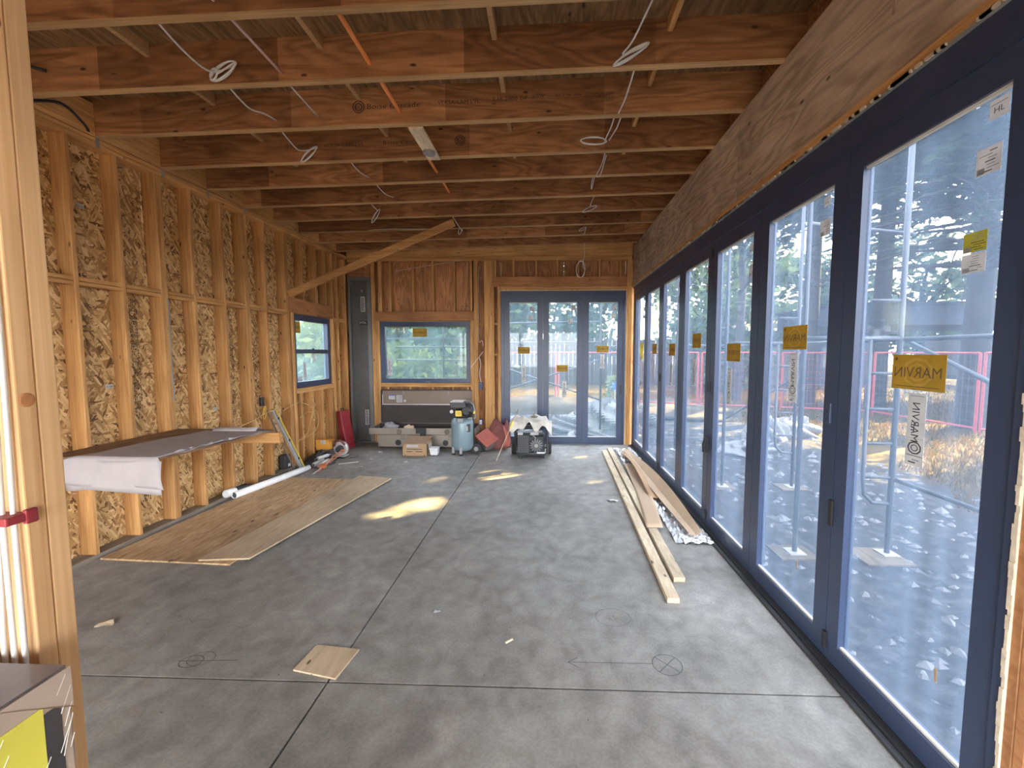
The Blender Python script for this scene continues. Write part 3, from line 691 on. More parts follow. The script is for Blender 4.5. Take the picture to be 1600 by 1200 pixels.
MB().box(-0.865, 1.455, YF-0.006, YF+0.11, 0.0, 0.033).build('frame_sill', 'frame', d2)
mm = MB().box(-0.95, 1.50, YF-0.004, YF+0.1, 3.0, 3.012); mm.box(1.495, 1.505, YF-0.004, YF+0.1, 0, 3.0)
rng = random.Random(3)
for k in range(60):
    x = rng.uniform(-0.9, 1.48); mm.box(x, x+rng.uniform(.02, .05), YF-.01-rng.uniform(0, .006), YF, 3.0, 3.0+rng.uniform(.01, .022))
mm.build('foam_seal', 'foam', d2)
far_glass = [(-0.742, -0.217), (0.015, 0.568), (0.78, 1.347)]
leaf_x = [(-0.864, -0.101), (-0.099, 0.672), (0.674, 1.454)]
fl = [bifold_panel('door_leaf', d2, 'x', a, b, YF+0.006, 'glass_f', stile=0.112) for a, b in leaf_x]
GP = YF+0.006+0.0295
amber(fl[0], 'y', -0.475, 1.855, GP, .235, .13); amber(fl[1], 'y', 0.275, 1.50, GP, .215, .13); amber(fl[2], 'y', 1.06, 1.88, GP, .235, .13)
white_strip(fl[0], 'y', -0.475, 1.22, 1.55, GP, .085); white_strip(fl[1], 'y', 0.32, 0.93, 1.25, GP, .085); white_strip(fl[2], 'y', 1.06, 1.50, 1.78, GP, .085)
for k, (x, z) in enumerate(((-0.31, 2.66), (-0.34, 2.48), (0.49, 2.68), (0.44, 2.42), (1.28, 2.68), (1.27, 2.52))):
    small_note(fl[k//2], 'y', x-0.05, x+0.04, z-0.05, z+0.05, GP, 'paper', seed=20+k)
MB().box(1.40, 1.425, YF-0.02, YF+0.006, 1.0, 1.18).build('door_handle', 'black', fl[2])

# ================================================================== RIGHT WALL: folding doors and plywood-faced beam
d1 = struct('door_1', (R+0.05, 5.0, 0), 'long dark folding glass door wall of seven leaves on the right', 'door')
P0, PW = 1.5001, 0.9633
PE = P0 + 7*PW
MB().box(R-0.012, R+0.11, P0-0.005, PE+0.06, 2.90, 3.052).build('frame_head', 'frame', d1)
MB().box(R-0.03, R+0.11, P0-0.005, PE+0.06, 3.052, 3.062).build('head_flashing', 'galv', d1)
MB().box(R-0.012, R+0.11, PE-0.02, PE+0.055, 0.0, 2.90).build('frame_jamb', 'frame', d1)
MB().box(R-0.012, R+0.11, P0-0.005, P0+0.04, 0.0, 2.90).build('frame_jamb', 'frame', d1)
mm = MB().box(R-0.075, R-0.045, P0, PE+0.05, 0, 0.018); mm.box(R-0.04, R-0.012, P0, PE+0.05, 0, 0.03); mm.box(R-0.012, R+0.11, P0, PE+0.05, 0, 0.032)
mm.build('sill_track', 'track', d1)
leafs = []
for i in range(7):
    a, b = P0+i*PW, P0+(i+1)*PW
    if i == 0: a += 0.04
    if i == 6: b -= 0.02
    leafs.append(bifold_panel('door_leaf', d1, 'y', a+0.003, b-0.003, R, 'glass_r', stile=0.118 if 0 < i < 6 else 0.10, zg0=0.15, zg1=2.781))
GX = R+0.0295
amb = [(1.99, 1.73), (2.97, 1.918), (3.92, 1.818), (4.885, 1.948), (5.835, 1.853), (6.79, 1.872)]
for i, (y, z) in enumerate(amb): amber(leafs[i], 'x', y, z, GX)
small_note(leafs[6], 'x', 7.60, 7.86, 1.70, 1.98, GX, 'note_y', seed=9)
for i, (y, z0_, z1_) in enumerate(((1.98, 1.305, 1.634), (2.968, 1.48, 1.816), (3.985, 1.34, 1.675), (4.945, 1.44, 1.755), (5.86, 1.37, 1.67), (6.83, 1.40, 1.75), (7.78, 1.3, 1.66))):
    white_strip(leafs[i], 'x', y, z0_, z1_, GX)
small_note(leafs[0], 'x', 1.678, 1.75, 2.688, 2.758, GX, 'paper', 'HL'); small_note(leafs[0], 'x', 1.692, 1.787, 2.495, 2.595, GX, seed=2)
small_note(leafs[0], 'x', 1.722, 1.816, 2.212, 2.288, GX, 'note_y', seed=3); small_note(leafs[0], 'x', 1.722, 1.818, 2.132, 2.206, GX, seed=6)
small_note(leafs[1], 'x', 2.66, 2.72, 2.69, 2.745, GX, 'paper', 'LL'); small_note(leafs[1], 'x', 2.65, 2.745, 2.52, 2.615, GX, seed=7)
for i in range(2, 6):
    y = P0+i*PW+0.15; small_note(leafs[i], 'x', y+.03, y+.09, 2.64, 2.71, GX, seed=30+i); small_note(leafs[i], 'x', y, y+.095, 2.44, 2.54, GX, seed=40+i)
# small orange film tabs near the bottom of the two nearest panes
for i, (y, z) in enumerate(((1.80, 0.44), (2.83, 0.40))): MB().box(GX-0.001, GX, y-0.006, y+0.006, z-0.03, z+0.03).build('film_tab', 'card', leafs[i])
# hardware: hinges, pull handles, latch
def hw(i, y, z, h, w, nm, mat='black'): 
    return MB().box(R-0.014, R+0.001, y-w/2, y+w/2, z-h/2, z+h/2).build(nm, mat, leafs[i], bevel=0.003)
hw(0, P0+PW+0.0, 0.90, 0.15, 0.032, 'flush_pull'); hw(0, P0+PW+0.06, 1.47, 0.12, 0.035, 'hinge', 'frame'); hw(0, P0+PW, 0.14, 0.1, 0.03, 'hinge')
hw(2, P0+3*PW, 1.47, 0.11, 0.035, 'hinge'); hw(4, P0+5*PW, 1.45, 0.12, 0.035, 'hinge'); hw(2, P0+3*PW, 0.14, 0.1, 0.03, 'hinge'); hw(4, P0+5*PW, 0.14, 0.1, 0.03, 'hinge'); hw(2, P0+3*PW, 2.80, 0.1, 0.03, 'hinge')
hn = MB().box(R-0.02, R+0.001, 4.365, 4.40, 0.80, 0.97); hn.tube([(R-0.035, 4.385, 0.93), (R-0.045, 4.40, 0.88), (R-0.04, 4.405, 0.80)], 0.009, 8); hn.box(R-0.04, R-0.02, 4.375, 4.393, 0.915, 0.945)
tag(hn.build('lever_handle', 'black', leafs[3]), 'black lever handle')

wr = struct('wall_right', (R+0.06, 5.0, 3.06), 'plywood faced beam above the folding doors on the right', 'wall')
BX = R-0.016
for a, b in ((-3.0, 0.0), (0.003, 1.42), (1.423, 3.858), (3.861, 6.296), (6.299, 8.388)):
    zb = 3.064 if b > 1.43 else 3.064
    MB().box(BX, R+0.0, a, b, 3.064, jz(R)+0.008).build('beam_sheet', 'ply_beam', wr)
MB().box(R+0.001, R+0.15, -3.0, YF+0.14, 3.062, jz(R)-0.002).build('beam', 'lvl', wr)
MB().box(R+0.122, R+0.16, -3.0, YF+0.14, jz(R)-0.002, jz(R)+JD+.002).build('rim_board', 'lvl', wr)
MB().box(BX-0.019, BX, 1.40, 8.385, 3.064, 3.105).build('nailer_strip', 'fir_y', wr)
mm = MB(); rng = random.Random(8)
for k in range(150):
    y = rng.uniform(1.45, 8.3); mm.box(BX-0.024, BX-0.005, y, y+rng.uniform(.02, .07), 3.053, 3.064+rng.uniform(0, .004))
mm.build('foam_seal', 'foam', wr)
for (y, z, dy, dz) in ((2.18, 3.40, 0.016, 0.085), (2.125, 3.43, 0.016, 0.07), (2.15, 3.47, 0.05, 0.012)): MB().box(BX-0.008, BX, y, y+dy, z, z+dz).build('scrap_block', 'ply_beam', wr)
# wall framing at the near end of the doors
for y in (1.455, 1.417, 1.379, 1.0, 0.6, 0.2): member('stud', wr, R-0.012, R+0.128, y, y+0.0375, 0.0, 3.06, 'header')
mm = MB(); rng = random.Random(5); z = 0.02
while z < 3.0:
    h = rng.uniform(.02, .06); mm.box(R-0.02-rng.uniform(0, .006), R-0.005, 1.488, 1.498+rng.uniform(0, .010), z, z+h); z += h
mm.build('foam_seal', 'foam', wr)
MB().box(R+0.13, R+0.142, -3.0, 1.49, 0.0, 3.06).build('sheathing_board', 'osb', wr)

wb = struct('wall_back_unseen', (-1.1, -3.0, 0), 'unseen framed wall behind the camera, left open below for fill light', 'wall')  # unseen wall, its opening sized for the interior fill light
MB().box(L-.15, R+.15, -3.02, -3.0, 2.7, 4.1).build('sheathing_board', 'osb', wb)
for x in (L, L+.04, -1.2, R-.08, R-.04): member('stud', wb, x, x+.038, -3.0, -2.86, 0.0, 3.6, 'fir_z')
member('header', wb, L, R, -3.0, -2.86, 2.7, 3.0, 'header')

# ================================================================== CEILING: joists, blocks, deck
cl = struct('ceiling', (-1.1, 5.0, 3.7), 'open roof framing of laminated joists under a plywood deck', 'ceiling')
XA, XB = L-0.12, R+0.12
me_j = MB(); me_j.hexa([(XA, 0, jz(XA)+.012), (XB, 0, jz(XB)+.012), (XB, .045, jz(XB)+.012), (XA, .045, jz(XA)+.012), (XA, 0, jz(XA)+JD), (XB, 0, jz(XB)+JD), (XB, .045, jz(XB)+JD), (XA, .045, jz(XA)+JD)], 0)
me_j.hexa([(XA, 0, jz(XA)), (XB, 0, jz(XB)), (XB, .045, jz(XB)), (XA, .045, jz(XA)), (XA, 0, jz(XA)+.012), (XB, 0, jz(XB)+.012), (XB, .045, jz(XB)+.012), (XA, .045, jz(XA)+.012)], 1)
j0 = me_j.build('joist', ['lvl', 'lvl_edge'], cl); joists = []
for k, y in enumerate(JY):
    o = j0 if k == 0 else j0.copy()
    if k: COL.objects.link(o)
    o.parent = cl; WL[o.name] = Vector((0, y, 0)); o.location = Vector((0, y, 0)) - WL['ceiling']; joists.append(o)
BLK = [-2.885, -1.615, -0.38, 0.83]
for bx_ in BLK:
    for a, b in zip(JY[:-1], JY[1:]):
        member('block', cl, bx_-0.019, bx_+0.019, a+0.046, b-0.001, jz(bx_)+JD-0.095, jz(bx_)+JD-0.002, 'fir_y' if bx_ == 0.83 else 'lvl_edge')
xe = [XA-0.6] + BLK + [2.3]
for a, b in zip(xe[:-1], xe[1:]):
    for (c, d) in ((-3.0, 0.2), (0.203, 2.64), (2.643, 5.08), (5.083, 7.52), (7.523, 9.1)):
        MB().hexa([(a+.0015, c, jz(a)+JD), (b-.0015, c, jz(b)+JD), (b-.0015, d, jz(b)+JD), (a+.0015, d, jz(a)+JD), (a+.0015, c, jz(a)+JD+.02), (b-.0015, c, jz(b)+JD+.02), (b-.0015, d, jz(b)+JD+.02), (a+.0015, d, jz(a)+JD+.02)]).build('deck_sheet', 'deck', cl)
for y in (-2.8, -2.2, -1.6, -1.0, -0.45, 0.1):
    o = j0.copy(); COL.objects.link(o); o.parent = cl; WL[o.name] = Vector((0, y, 0)); o.location = Vector((0, y, 0)) - WL['ceiling']
# maker stamps on the joist faces
def jtext(t, k, x, dz, h, w):
    return MB().text(t, (x, JY[k]-0.0008, jz(x)+dz), (1, 0, 0.0211), (0, 0, 1), h, 0, fitw=w).build('printed_stamp', 'ink_wood', cl)
jtext('Boise Cascade', 5, -1.32, 0.135, 0.042, 0.46); jtext('VERSA-LAM LVL', 5, -0.76, 0.145, 0.034, 0.36); jtext('2.1E 2800 DF', 5, -0.33, 0.155, 0.032, 0.30); jtext('AWW', 5, -0.09, 0.165, .03, .1)
jtext('XA-5106-2806', 5, 0.16, 0.17, 0.022, .22); jtext('2024-04 LVL 2900', 5, 0.42, 0.17, 0.022, .24); jtext('VERSA-LAM LVL 2.1E', 5, 0.42, 0.14, 0.022, .24)
jtext('2.1E 2800 DF    VERSA-LAM LVL', 6, -2.25, 0.14, 0.034, 0.8); jtext('Boise Cascade', 6, -1.45, 0.145, 0.036, 0.42)
for (k, x) in ((5, -1.62), (6, -0.88)):
    mm = MB(); 
    for rr in (0.052, 0.034):
        for a in range(20):
            a0, a1 = 2*PI*a/20, 2*PI*(a+1)/20
            mm.add([(x+r_*math.cos(t_), JY[k]-.0008, jz(x)+.155+r_*math.sin(t_)) for r_, t_ in ((rr-.009, a0), (rr, a0), (rr, a1), (rr-.009, a1))], [(0, 1, 2, 3)])
    mm.text('BC', (x, JY[k]-.0008, jz(x)+.137), (1, 0, 0), (0, 0, 1), .032, 0); mm.build('printed_stamp', 'ink_wood', cl)

# ================================================================== THINGS IN THE ROOM
V = Vector
# ---- diagonal brace board
m = MB().beam((-3.955, 6.48, 2.70), (-1.38, 6.36, 3.705), 0.038, 0.10)
tag(m.build('brace_board', 'fir_x'), 'long two by four nailed diagonally from window framing up to a joist', 'board')

# ---- orange conduit through the joists
m = MB().tube([(-1.268, 0.4, 3.86), (-1.268, 5.62, 3.86)], 0.016, 10)
tag(m.build('conduit', 'orange'), 'orange plastic conduit running through the joists', 'conduit')
# ---- light box on a pale board between two joists
t = thing('lamp_box', (-1.15, 3.97, 3.64), 'round metal ceiling lamp box on a pale mounting board', 'electrical box')
MB().box(-1.205, -1.08, 3.80, 4.40, 3.735, 3.755).build('mounting_board', 'pine_pale', t)
bx_ = MB().lathe([(0.058, 3.712), (0.058, 3.735), (0.05, 3.735)], (-1.145, 4.22, 0), 18).build('box_ring', 'galv', t)
MB().lathe([(0.046, 3.7105), (0.046, 3.7118)], (-1.145, 4.22, 0), 18).build('box_cover', 'grey_m', t)

# ---- hanging cables
def cable(pts, r, label, mat='cable', cat='cable', extra=None, name='electrical_cable', group=None):
    # smooth the polyline (Catmull-Rom)
    P = [V(p) for p in pts]; out = []
    for i in range(len(P)-1):
        p0, p1, p2, p3 = P[max(i-1, 0)], P[i], P[i+1], P[min(i+2, len(P)-1)]
        for k in range(5):
            s = k/5; out.append(0.5*((2*p1)+(-p0+p2)*s+(2*p0-5*p1+4*p2-p3)*s*s+(-p0+3*p1-3*p2+p3)*s**3))
    out.append(P[-1]); m = MB().tube(out, r, 6)
    for e in (extra or []): m.tube(e, r, 6)
    return tag(m.build(name, mat, smooth=True), label, cat, group)
def coil(c, w, h, n, ax=V((1, 0, 0.2)), up=V((0.2, 0, 1)), turn=0.0):
    """a hank of cable: n long loops about c"""
    pts = []; ax = ax.normalized(); up = up.normalized(); fr = ax.cross(up)
    for k in range(n*8+1):
        a = 2*PI*k/8 + turn; j = 1 + 0.12*math.sin(k*1.7)
        pts.append(V(c) + ax*(w*math.cos(a)*j) + up*(h*math.sin(a)*j) + fr*(0.012*math.sin(k*0.9)))
    return pts
J = lambda k: JY[k]
cable([(-2.32, J(3)+.05, 3.78), (-2.36, 2.86, 3.76), (-2.36, 3.07, 3.78)] + coil((-2.30, 3.10, 3.80), 0.10, 0.035, 2, V((1, 0, .5)), V((-.5, 0, 1))) + coil((-2.36, 3.09, 3.775), 0.03, 0.03, 1), 0.0065, 'knotted white cable hank hanging nearest the camera at left')
cable([(-2.36, J(4)+.05, 3.78), (-2.35, 3.42, 3.73), (-2.33, 3.58, 3.77), (-2.33, 3.75, 3.80)], 0.006, 'white cable drooping between second and third joists at left')
cable([(-1.915, 1.95, 3.82), (-1.91, 2.6, 3.82), (-1.90, 3.14, 3.80)], 0.010, 'pinkish tube running between near joists at left of orange conduit', 'cable_pink', 'tube', name='plastic_tube')
cable([(-1.97, J(4)+.05, 3.86), (-1.97, 3.45, 3.84), (-1.97, J(5), 3.83)], 0.006, 'short white cable running straight between two joists at left')
cable([(-2.38, J(5)+.05, 3.81), (-2.40, 4.05, 3.77), (-2.42, 4.25, 3.78)] + coil((-2.38, 4.33, 3.78), 0.10, 0.022, 2, V((1, 0, .75)), V((-.75, 0, 1))), 0.006, 'white cable hank tied in long loops below the third joist at left')
cable([(-2.05, J(6)+.05, 3.80), (-2.04, 4.7, 3.76), (-2.03, J(7), 3.80)], 0.005, 'thin white cable crossing one joist bay left of the lamp box')
cable([(-2.02, J(7)+.05, 3.79), (-2.0, 5.3, 3.75), (-1.99, J(8), 3.80)], 0.005, 'thin white cable crossing the bay beyond the lamp box')
cable([(0.66, 1.95, 3.83), (0.62, 2.5, 3.86), (0.56, 3.0, 3.88), (0.50, 3.08, 3.83)] + coil((0.56, 3.10, 3.845), 0.12, 0.018, 3, V((1, 0, .55)), V((-.55, 0, 1))), 0.007, 'grey white cable hank folded flat against the near joist at right')
cable([(0.60, J(4)+.05, 3.80), (0.59, 3.45, 3.77), (0.58, J(5)-.02, 3.80)], 0.007, 'white cable pair hanging between second and third joists at right')
cable([(0.56, J(5)+.05, 3.83), (0.55, 3.95, 3.80), (0.53, 4.15, 3.80)] + coil((0.42, 4.2, 3.80), 0.11, 0.032, 2, V((1, 0, -.1)), V((.1, 0, 1))), 0.006, 'loosely looped white cable coil on the third joist at right', extra=[[(0.62, J(5)+.05, 3.83), (0.60, 3.95, 3.79), (0.56, 4.15, 3.78)]])
cable([(0.56, J(6)+.04, 3.80), (0.55, 4.6, 3.76), (0.52, 4.85, 3.74), (0.57, 4.9, 3.77), (0.58, J(6)+.1, 3.80)], 0.005, 'white cable loop dangling in the fourth bay at right')
cable([(0.50, J(7)+.04, 3.80), (0.50, 5.2, 3.765), (0.515, 5.3, 3.77), (0.52, J(7)+.05, 3.80)], 0.005, 'tiny white cable loop under the fifth joist at right')
cable([(-2.36, J(8)+.04, 3.80), (-2.37, 6.0, 3.78)] + coil((-2.43, 6.10, 3.73), 0.10, 0.02, 2, V((.55, 0, 1)), V((1, 0, -.55))), 0.005, 'white cable hank hanging over the diagonal brace')
cable([(0.58, J(8)+.04, 3.80), (0.56, 5.9, 3.77)] + coil((0.56, 6.0, 3.76), 0.10, 0.02, 1, V((1, 0, .35)), V((-.35, 0, 1))), 0.005, 'small white cable hank in mid ceiling at right')
cable([(0.60, J(11), 3.80)] + coil((0.55, 7.1, 3.80), 0.06, 0.015, 1, V((1, 0, .4)), V((-.4, 0, 1))), 0.005, 'far small white cable bundle under a joist')
cable([(0.66, J(12)-.02, 3.80), (0.66, 8.0, 3.60), (0.64, 8.1, 3.45)] + coil((0.60, 8.15, 3.36), 0.075, 0.16, 2, V((1, 0, 0)), V((0, 0, 1))), 0.006, 'round white cable coil hanging in front of the far header')
cable([(-1.40, J(9)+.04, 3.80)] + coil((-1.40, 6.9, 3.74), 0.025, 0.06, 2, V((1, 0, 0)), V((0.2, 0, 1))), 0.005, 'small white cable loop right of the brace top')
cable([(-2.95, J(10)+.06, 3.74), (-2.6, 6.75, 3.73), (-1.9, 6.80, 3.74)], 0.004, 'thin white wire running along a far joist at left')
cable([(-4.0, 2.70, 3.78), (-3.90, 2.9, 3.85), (-3.60, 3.10, 3.83)], 0.010, 'black cable crossing under the deck in the near left corner', 'black')
cable([(-3.90, 3.22, 3.70), (-3.85, 3.4, 3.78), (-3.90, 3.6, 3.74), (-3.94, 3.68, 3.71)], 0.011, 'black cable bending onto the left top plate', 'black')

# ---- foreground partition studs with cables and a red strap
pt = struct('wall_partition', (-1.04, 0.80, 0), 'pair of bright foreground studs at the left edge', 'wall')
PXF = -1.0
MB().box(PXF-0.089, PXF, 0.765, 0.7985, 0.04, 3.72).build('stud', 'post_fir', pt, bevel=0.003)
MB().box(PXF-0.089, PXF-0.001, 0.7995, 0.837, 0.04, 3.72).build('stud', 'post_fir', pt, bevel=0.003)
MB().box(PXF-0.089, PXF, 0.765, 0.837, 0.0, 0.04).build('bottom_plate', 'plate', pt)
# knots
for (z, y) in ((1.73, 0.782), (2.42, 0.78)):
    MB().lathe([(0.014, 0), (0.011, 0.0015), (0.004, 0.002)], (PXF, y, z), 12, 0, 'x').build('knot', 'header', pt)
for k, (y, x, s_) in enumerate(((0.757, -1.012, .004), (0.752, -1.028, .006), (0.757, -1.046, -.008), (0.750, -1.064, .008))):
    cable([(x, y, 3.6), (x, y, 2.6), (x+s_, y, 1.9), (x, y-.002, 1.50), (x+s_*.6, y-.006, 1.2), (x-s_, y-.01, 0.9), (x+s_*2, y-.01, 0.5), (x, y, 0.05)], 0.0048,
          ('outermost white cable running down the foreground stud', 'second white cable down the foreground stud beside its neighbour', 'inner white cable tight against the foreground stud', 'slack white cable bowing away from the foreground stud')[k])
m = MB().box(-1.10, -0.992, 0.728, 0.768, 1.500, 1.516); m.box(-1.0, -0.990, 0.758, 0.778, 1.494, 1.522)
tag(m.build('cable_strap', 'red', bevel=0.003), 'red plastic strap holding white cables to the foreground stud', 'strap')

# ---- shrink-wrapped carton stack at the left edge
t = thing('wrapped_carton', (-1.15, 0.45, 0), 'cardboard carton stack in stretch wrap with lime yellow print, bottom left corner', 'box')
XR, YR, ZR = -0.885, 0.722, 1.245
MB().box(XR-0.55, XR, 0.15, YR, 0.0, ZR-0.004).build('carton', 'wrap', t, bevel=0.006)
MB().box(XR-0.545, XR-0.004, 0.155, YR-0.004, ZR-0.003, ZR+0.001).build('top_flap', 'wrap_d', t)
MB().box(XR+0.0002, XR+0.0012, 0.16, YR-0.047, 0.55, ZR-0.045).build('print_panel', 'yellow_l', t)
MB().box(XR+0.0002, XR+0.0012, YR-0.046, YR-0.020, 0.55, ZR-0.060).build('print_panel', 'grey_d', t)
MB().add([(XR+.0018, YR-.0005, ZR-.082), (XR+.0018, YR-.0005, ZR-.002), (XR+.0018, .62, ZR-.002), (XR+.0018, .62, ZR-.006)], [(0, 1, 2, 3)]).build('side_flap', 'wrap', t)
MB().beam((XR+.0022, YR-.0005, ZR-.082), (XR+.0022, .62, ZR-.006), .0014, .0008).build('carton_seam', 'card_d', t)
m = MB(); rng = random.Random(12)
for k in range(46):
    y = rng.uniform(.42, YR-.01); z = rng.uniform(ZR-.30, ZR-.01); l = rng.uniform(.02, .07)
    m.beam((XR+.0016, y, z), (XR+.0016, min(y+l*.55, YR-.003), min(z+l, ZR)), .0012, .0006)
tag(m.build('wrap_crease', 'wrap_s', t), kind='stuff')

# ---- plywood wall bench with masking paper
t = thing('wall_bench', (-3.45, 3.8, 0.85), 'plywood bench top fixed to the left studs', 'bench')
BZ = 1.0
m = MB().hexa([(L, 3.17, BZ-.018), (-3.03, 3.17, BZ-.018), (-2.90, 4.40, BZ-.018), (L, 4.42, BZ-.018), (L, 3.17, BZ), (-3.03, 3.17, BZ), (-2.90, 4.40, BZ), (L, 4.42, BZ)])
m.build('bench_top', 'ply_shelf', t)
MB().box(L+.001, -2.79, 4.30, 4.338, BZ-.125, BZ-.0185).build('cross_cleat', 'fir_x', t)
MB().box(L+.001, -3.20, 3.20, 3.238, BZ-.15, BZ-.0185).build('cross_cleat', 'fir_x', t)
MB().box(L+.001, L+.039, 3.24, 4.30, BZ-.108, BZ-.0185).build('wall_ledger', 'fir_y', t)
rng = random.Random(21)
def paper(u, v):
    # v 0..0.28 hangs over the near edge, the rest lies along the bench
    if v < 0.25:
        s = 1 - v/0.25; x = -3.80 + u*0.80 + 0.05*s*(u-.2) ; z = BZ+.004 - s*(0.20+0.05*u) + .012*math.sin(6*u+3*s)*s; y = 3.155 - 0.028*math.sin(s*PI*.7) - .01*math.sin(u*9)*s
        return (x, y, z)
    s = (v-.25)/.75; w0, w1 = -3.72+.30*s*.4, -3.02+.12*s
    return (w0+(w1-w0)*u + .02*math.sin(s*9), 3.16+s*1.16, BZ+.004+.004*(1+math.sin(s*31+u*5))*(.4+.6*(u > .8)))
m = MB().grid(paper, 16, 40)
t2 = thing('masking_paper', (-3.4, 3.5, BZ), 'sheet of grey masking paper lying on the bench and hanging over its edge', 'paper')
m.build('paper_sheet', 'kraft', t2, smooth=True, solid=0.0012)
MB().grid(lambda u, v: (-3.76+.78*u, 3.148-.02*math.sin(v*2.2), BZ-.02-.215*v-.05*u*v-.02*v*(u < .15)), 10, 6).build('under_layer', 'kraft', t2, smooth=True, solid=.001)
m = MB()
for k in range(5):
    y = 3.33+.13*k; m.grid(lambda u, v, y=y, k=k: (-3.03+.012*k-.03+.035*u, y+.10*v, BZ+.006+.016*math.sin(PI*u)*abs(math.sin(3*v+k))), 4, 4)
m.build('torn_edge', 'kraft', t2, smooth=True, solid=.001)
m = MB().grid(lambda u, v: (-3.46+.46*u, 4.24+.13*v, BZ+.010+.03*math.sin(PI*v)), 4, 6); m.build('rolled_end', 'kraft', t2, smooth=True, solid=.001)

# ---- plywood sheets on the floor
m = MB().hexa([(-3.93, 3.50, 0.001), (-2.72, 3.44, 0.001), (-2.62, 5.88, 0.001), (-3.83, 5.95, 0.001), (-3.93, 3.50, .0155), (-2.72, 3.44, .0155), (-2.62, 5.88, .0155), (-3.83, 5.95, .0155)])
tag(m.build('plywood_sheet', 'ply_floor'), 'large brown plywood sheet lying flat along the left wall', 'plywood')
m = MB().hexa([(-3.02, 3.475, .017), (-2.60, 3.52, .017), (-2.225, 5.91, .017), (-2.74, 6.02, .017), (-3.02, 3.475, .031), (-2.60, 3.52, .031), (-2.225, 5.91, .031), (-2.74, 6.02, .031)])
tag(m.build('plywood_strip', 'ply_pale'), 'pale plywood strip lying over the large brown sheet', 'plywood')
t = MB().hexa([(-1.178, 2.214, .001), (-1.453, 2.271, .001), (-1.43, 2.481, .001), (-1.150, 2.451, .001), (-1.178, 2.214, .011), (-1.453, 2.271, .011), (-1.43, 2.481, .011), (-1.150, 2.451, .011)])
tag(t.build('plywood_offcut', 'ply_pale'), 'small square plywood offcut on the floor joint crossing', 'plywood')

# ---- white pipes by the left wall
t = thing('plastic_pipe', (-3.8, 5.7, 0), 'long white plastic pipe lying at the foot of the left wall', 'pipe')
a, b = V((-3.87, 5.03, .058)), V((-3.66, 6.33, .058)); d = (b-a).normalized()
MB().tube([a, b-d*.22, b], [0.04, 0.04, 0.034], 16, caps=False).build('barrel', 'white_p', t, smooth=True, solid=.004)
MB().tube([a+d*.01, a+d*.012], .036, 16).build('bore', 'grey_d', t)
MB().tube([b-d*.015, b-d*.012], .030, 16).build('end_plug', 'white_p', t)
t = thing('plastic_elbow', (-3.92, 5.0, 0), 'short white pipe stub beside the long pipe end', 'pipe')
MB().tube([(-3.945, 4.99, .085), (-3.91, 5.22, .085)], .045, 16, caps=False).build('barrel', 'white_p', t, smooth=True, solid=.004)
MB().tube([(-3.925, 5.12, .085), (-3.90, 5.28, .085)], .047, 16).build('coupling', 'black', t)

# ---- level and pole leaning on the left wall
t = thing('spirit_level', (-3.86, 6.44, 0.0), 'long yellow edged spirit level leaning on the left studs', 'level')
a, b = V((-3.84, 6.455, .01)), V((-3.945, 5.955, 1.0)); up = V((0, 1, .4))
d = (b-a).normalized(); sd = d.cross(V((1, 0, 0))).normalized()
MB().beam(a, b, .022, .042, up=(1, 0, 0)).build('web', 'grey_m', t)
MB().beam(a+sd*.027+V((.002, 0, 0)), b+sd*.027+V((.002, 0, 0)), .016, .046, up=(1, 0, 0)).build('edge_rail', 'yellow', t)
MB().beam(a-sd*.024, b-sd*.024, .014, .044, up=(1, 0, 0)).build('edge_rail', 'silver', t)
for s_ in (.18, .5, .86): MB().tube([a+(b-a)*s_+V((.02, 0, 0)), a+(b-a)*s_+V((.026, 0, 0))], .02, 12).build('vial', 'black', t)
t = thing('pole', (-3.87, 6.29, 0), 'thin brown pole with a black head leaning beside the spirit level', 'pole')
MB().tube([(-3.86, 6.30, .01), (-3.935, 5.75, 1.12)], .011, 8).build('shaft', 'bronze', t)
MB().box(-3.965, -3.925, 5.70, 5.76, 1.08, 1.20).build('head', 'black', t, bevel=.006)
MB().tube(coil((-3.93, 5.76, .98), .02, .10, 1, V((0, 1, 0)), V((0, 0, 1))), .005, 6).build('tether', 'yellow', t)
t = thing('charger', (-3.89, 6.36, .04), 'dark grey charger standing on the sill plate behind the pole', 'tool')
MB().box(L+.005-.12, L-.02, 6.26, 6.40, .041, .25).build('housing', 'grey_d', t, bevel=.01)
MB().box(L-.02, L-.012, 6.33, 6.38, .07, .11).build('badge', 'white_p', t)
cable(coil((-3.90, 6.85, .70), .0001, .30, 1, V((0, 1, 0)), V((0, .55, 1)))[:6] + [(-3.94, 6.5, .42), (-3.93, 6.75, .44), (-3.90, 7.0, .52), (-3.90, 7.08, .72), (-3.92, 6.95, .90), (-3.94, 6.6, 1.02), (-3.95, 6.2, .95)], .006, 'tan cable looping across the studs beside the level', 'cable_tan')
cable([(-3.945, 6.62, .78), (-3.93, 6.8, .84), (-3.93, 6.95, .82)], .006, 'short tan cable end within the big tan loop', 'cable_tan')
cable([(-3.935, 5.2, .86), (-3.90, 5.5, .92), (-3.90, 5.75, .98), (-3.93, 6.1, 1.0), (-3.95, 6.2, 1.0)], .007, 'tan cable rising behind the bench end to the level', 'cable_tan')

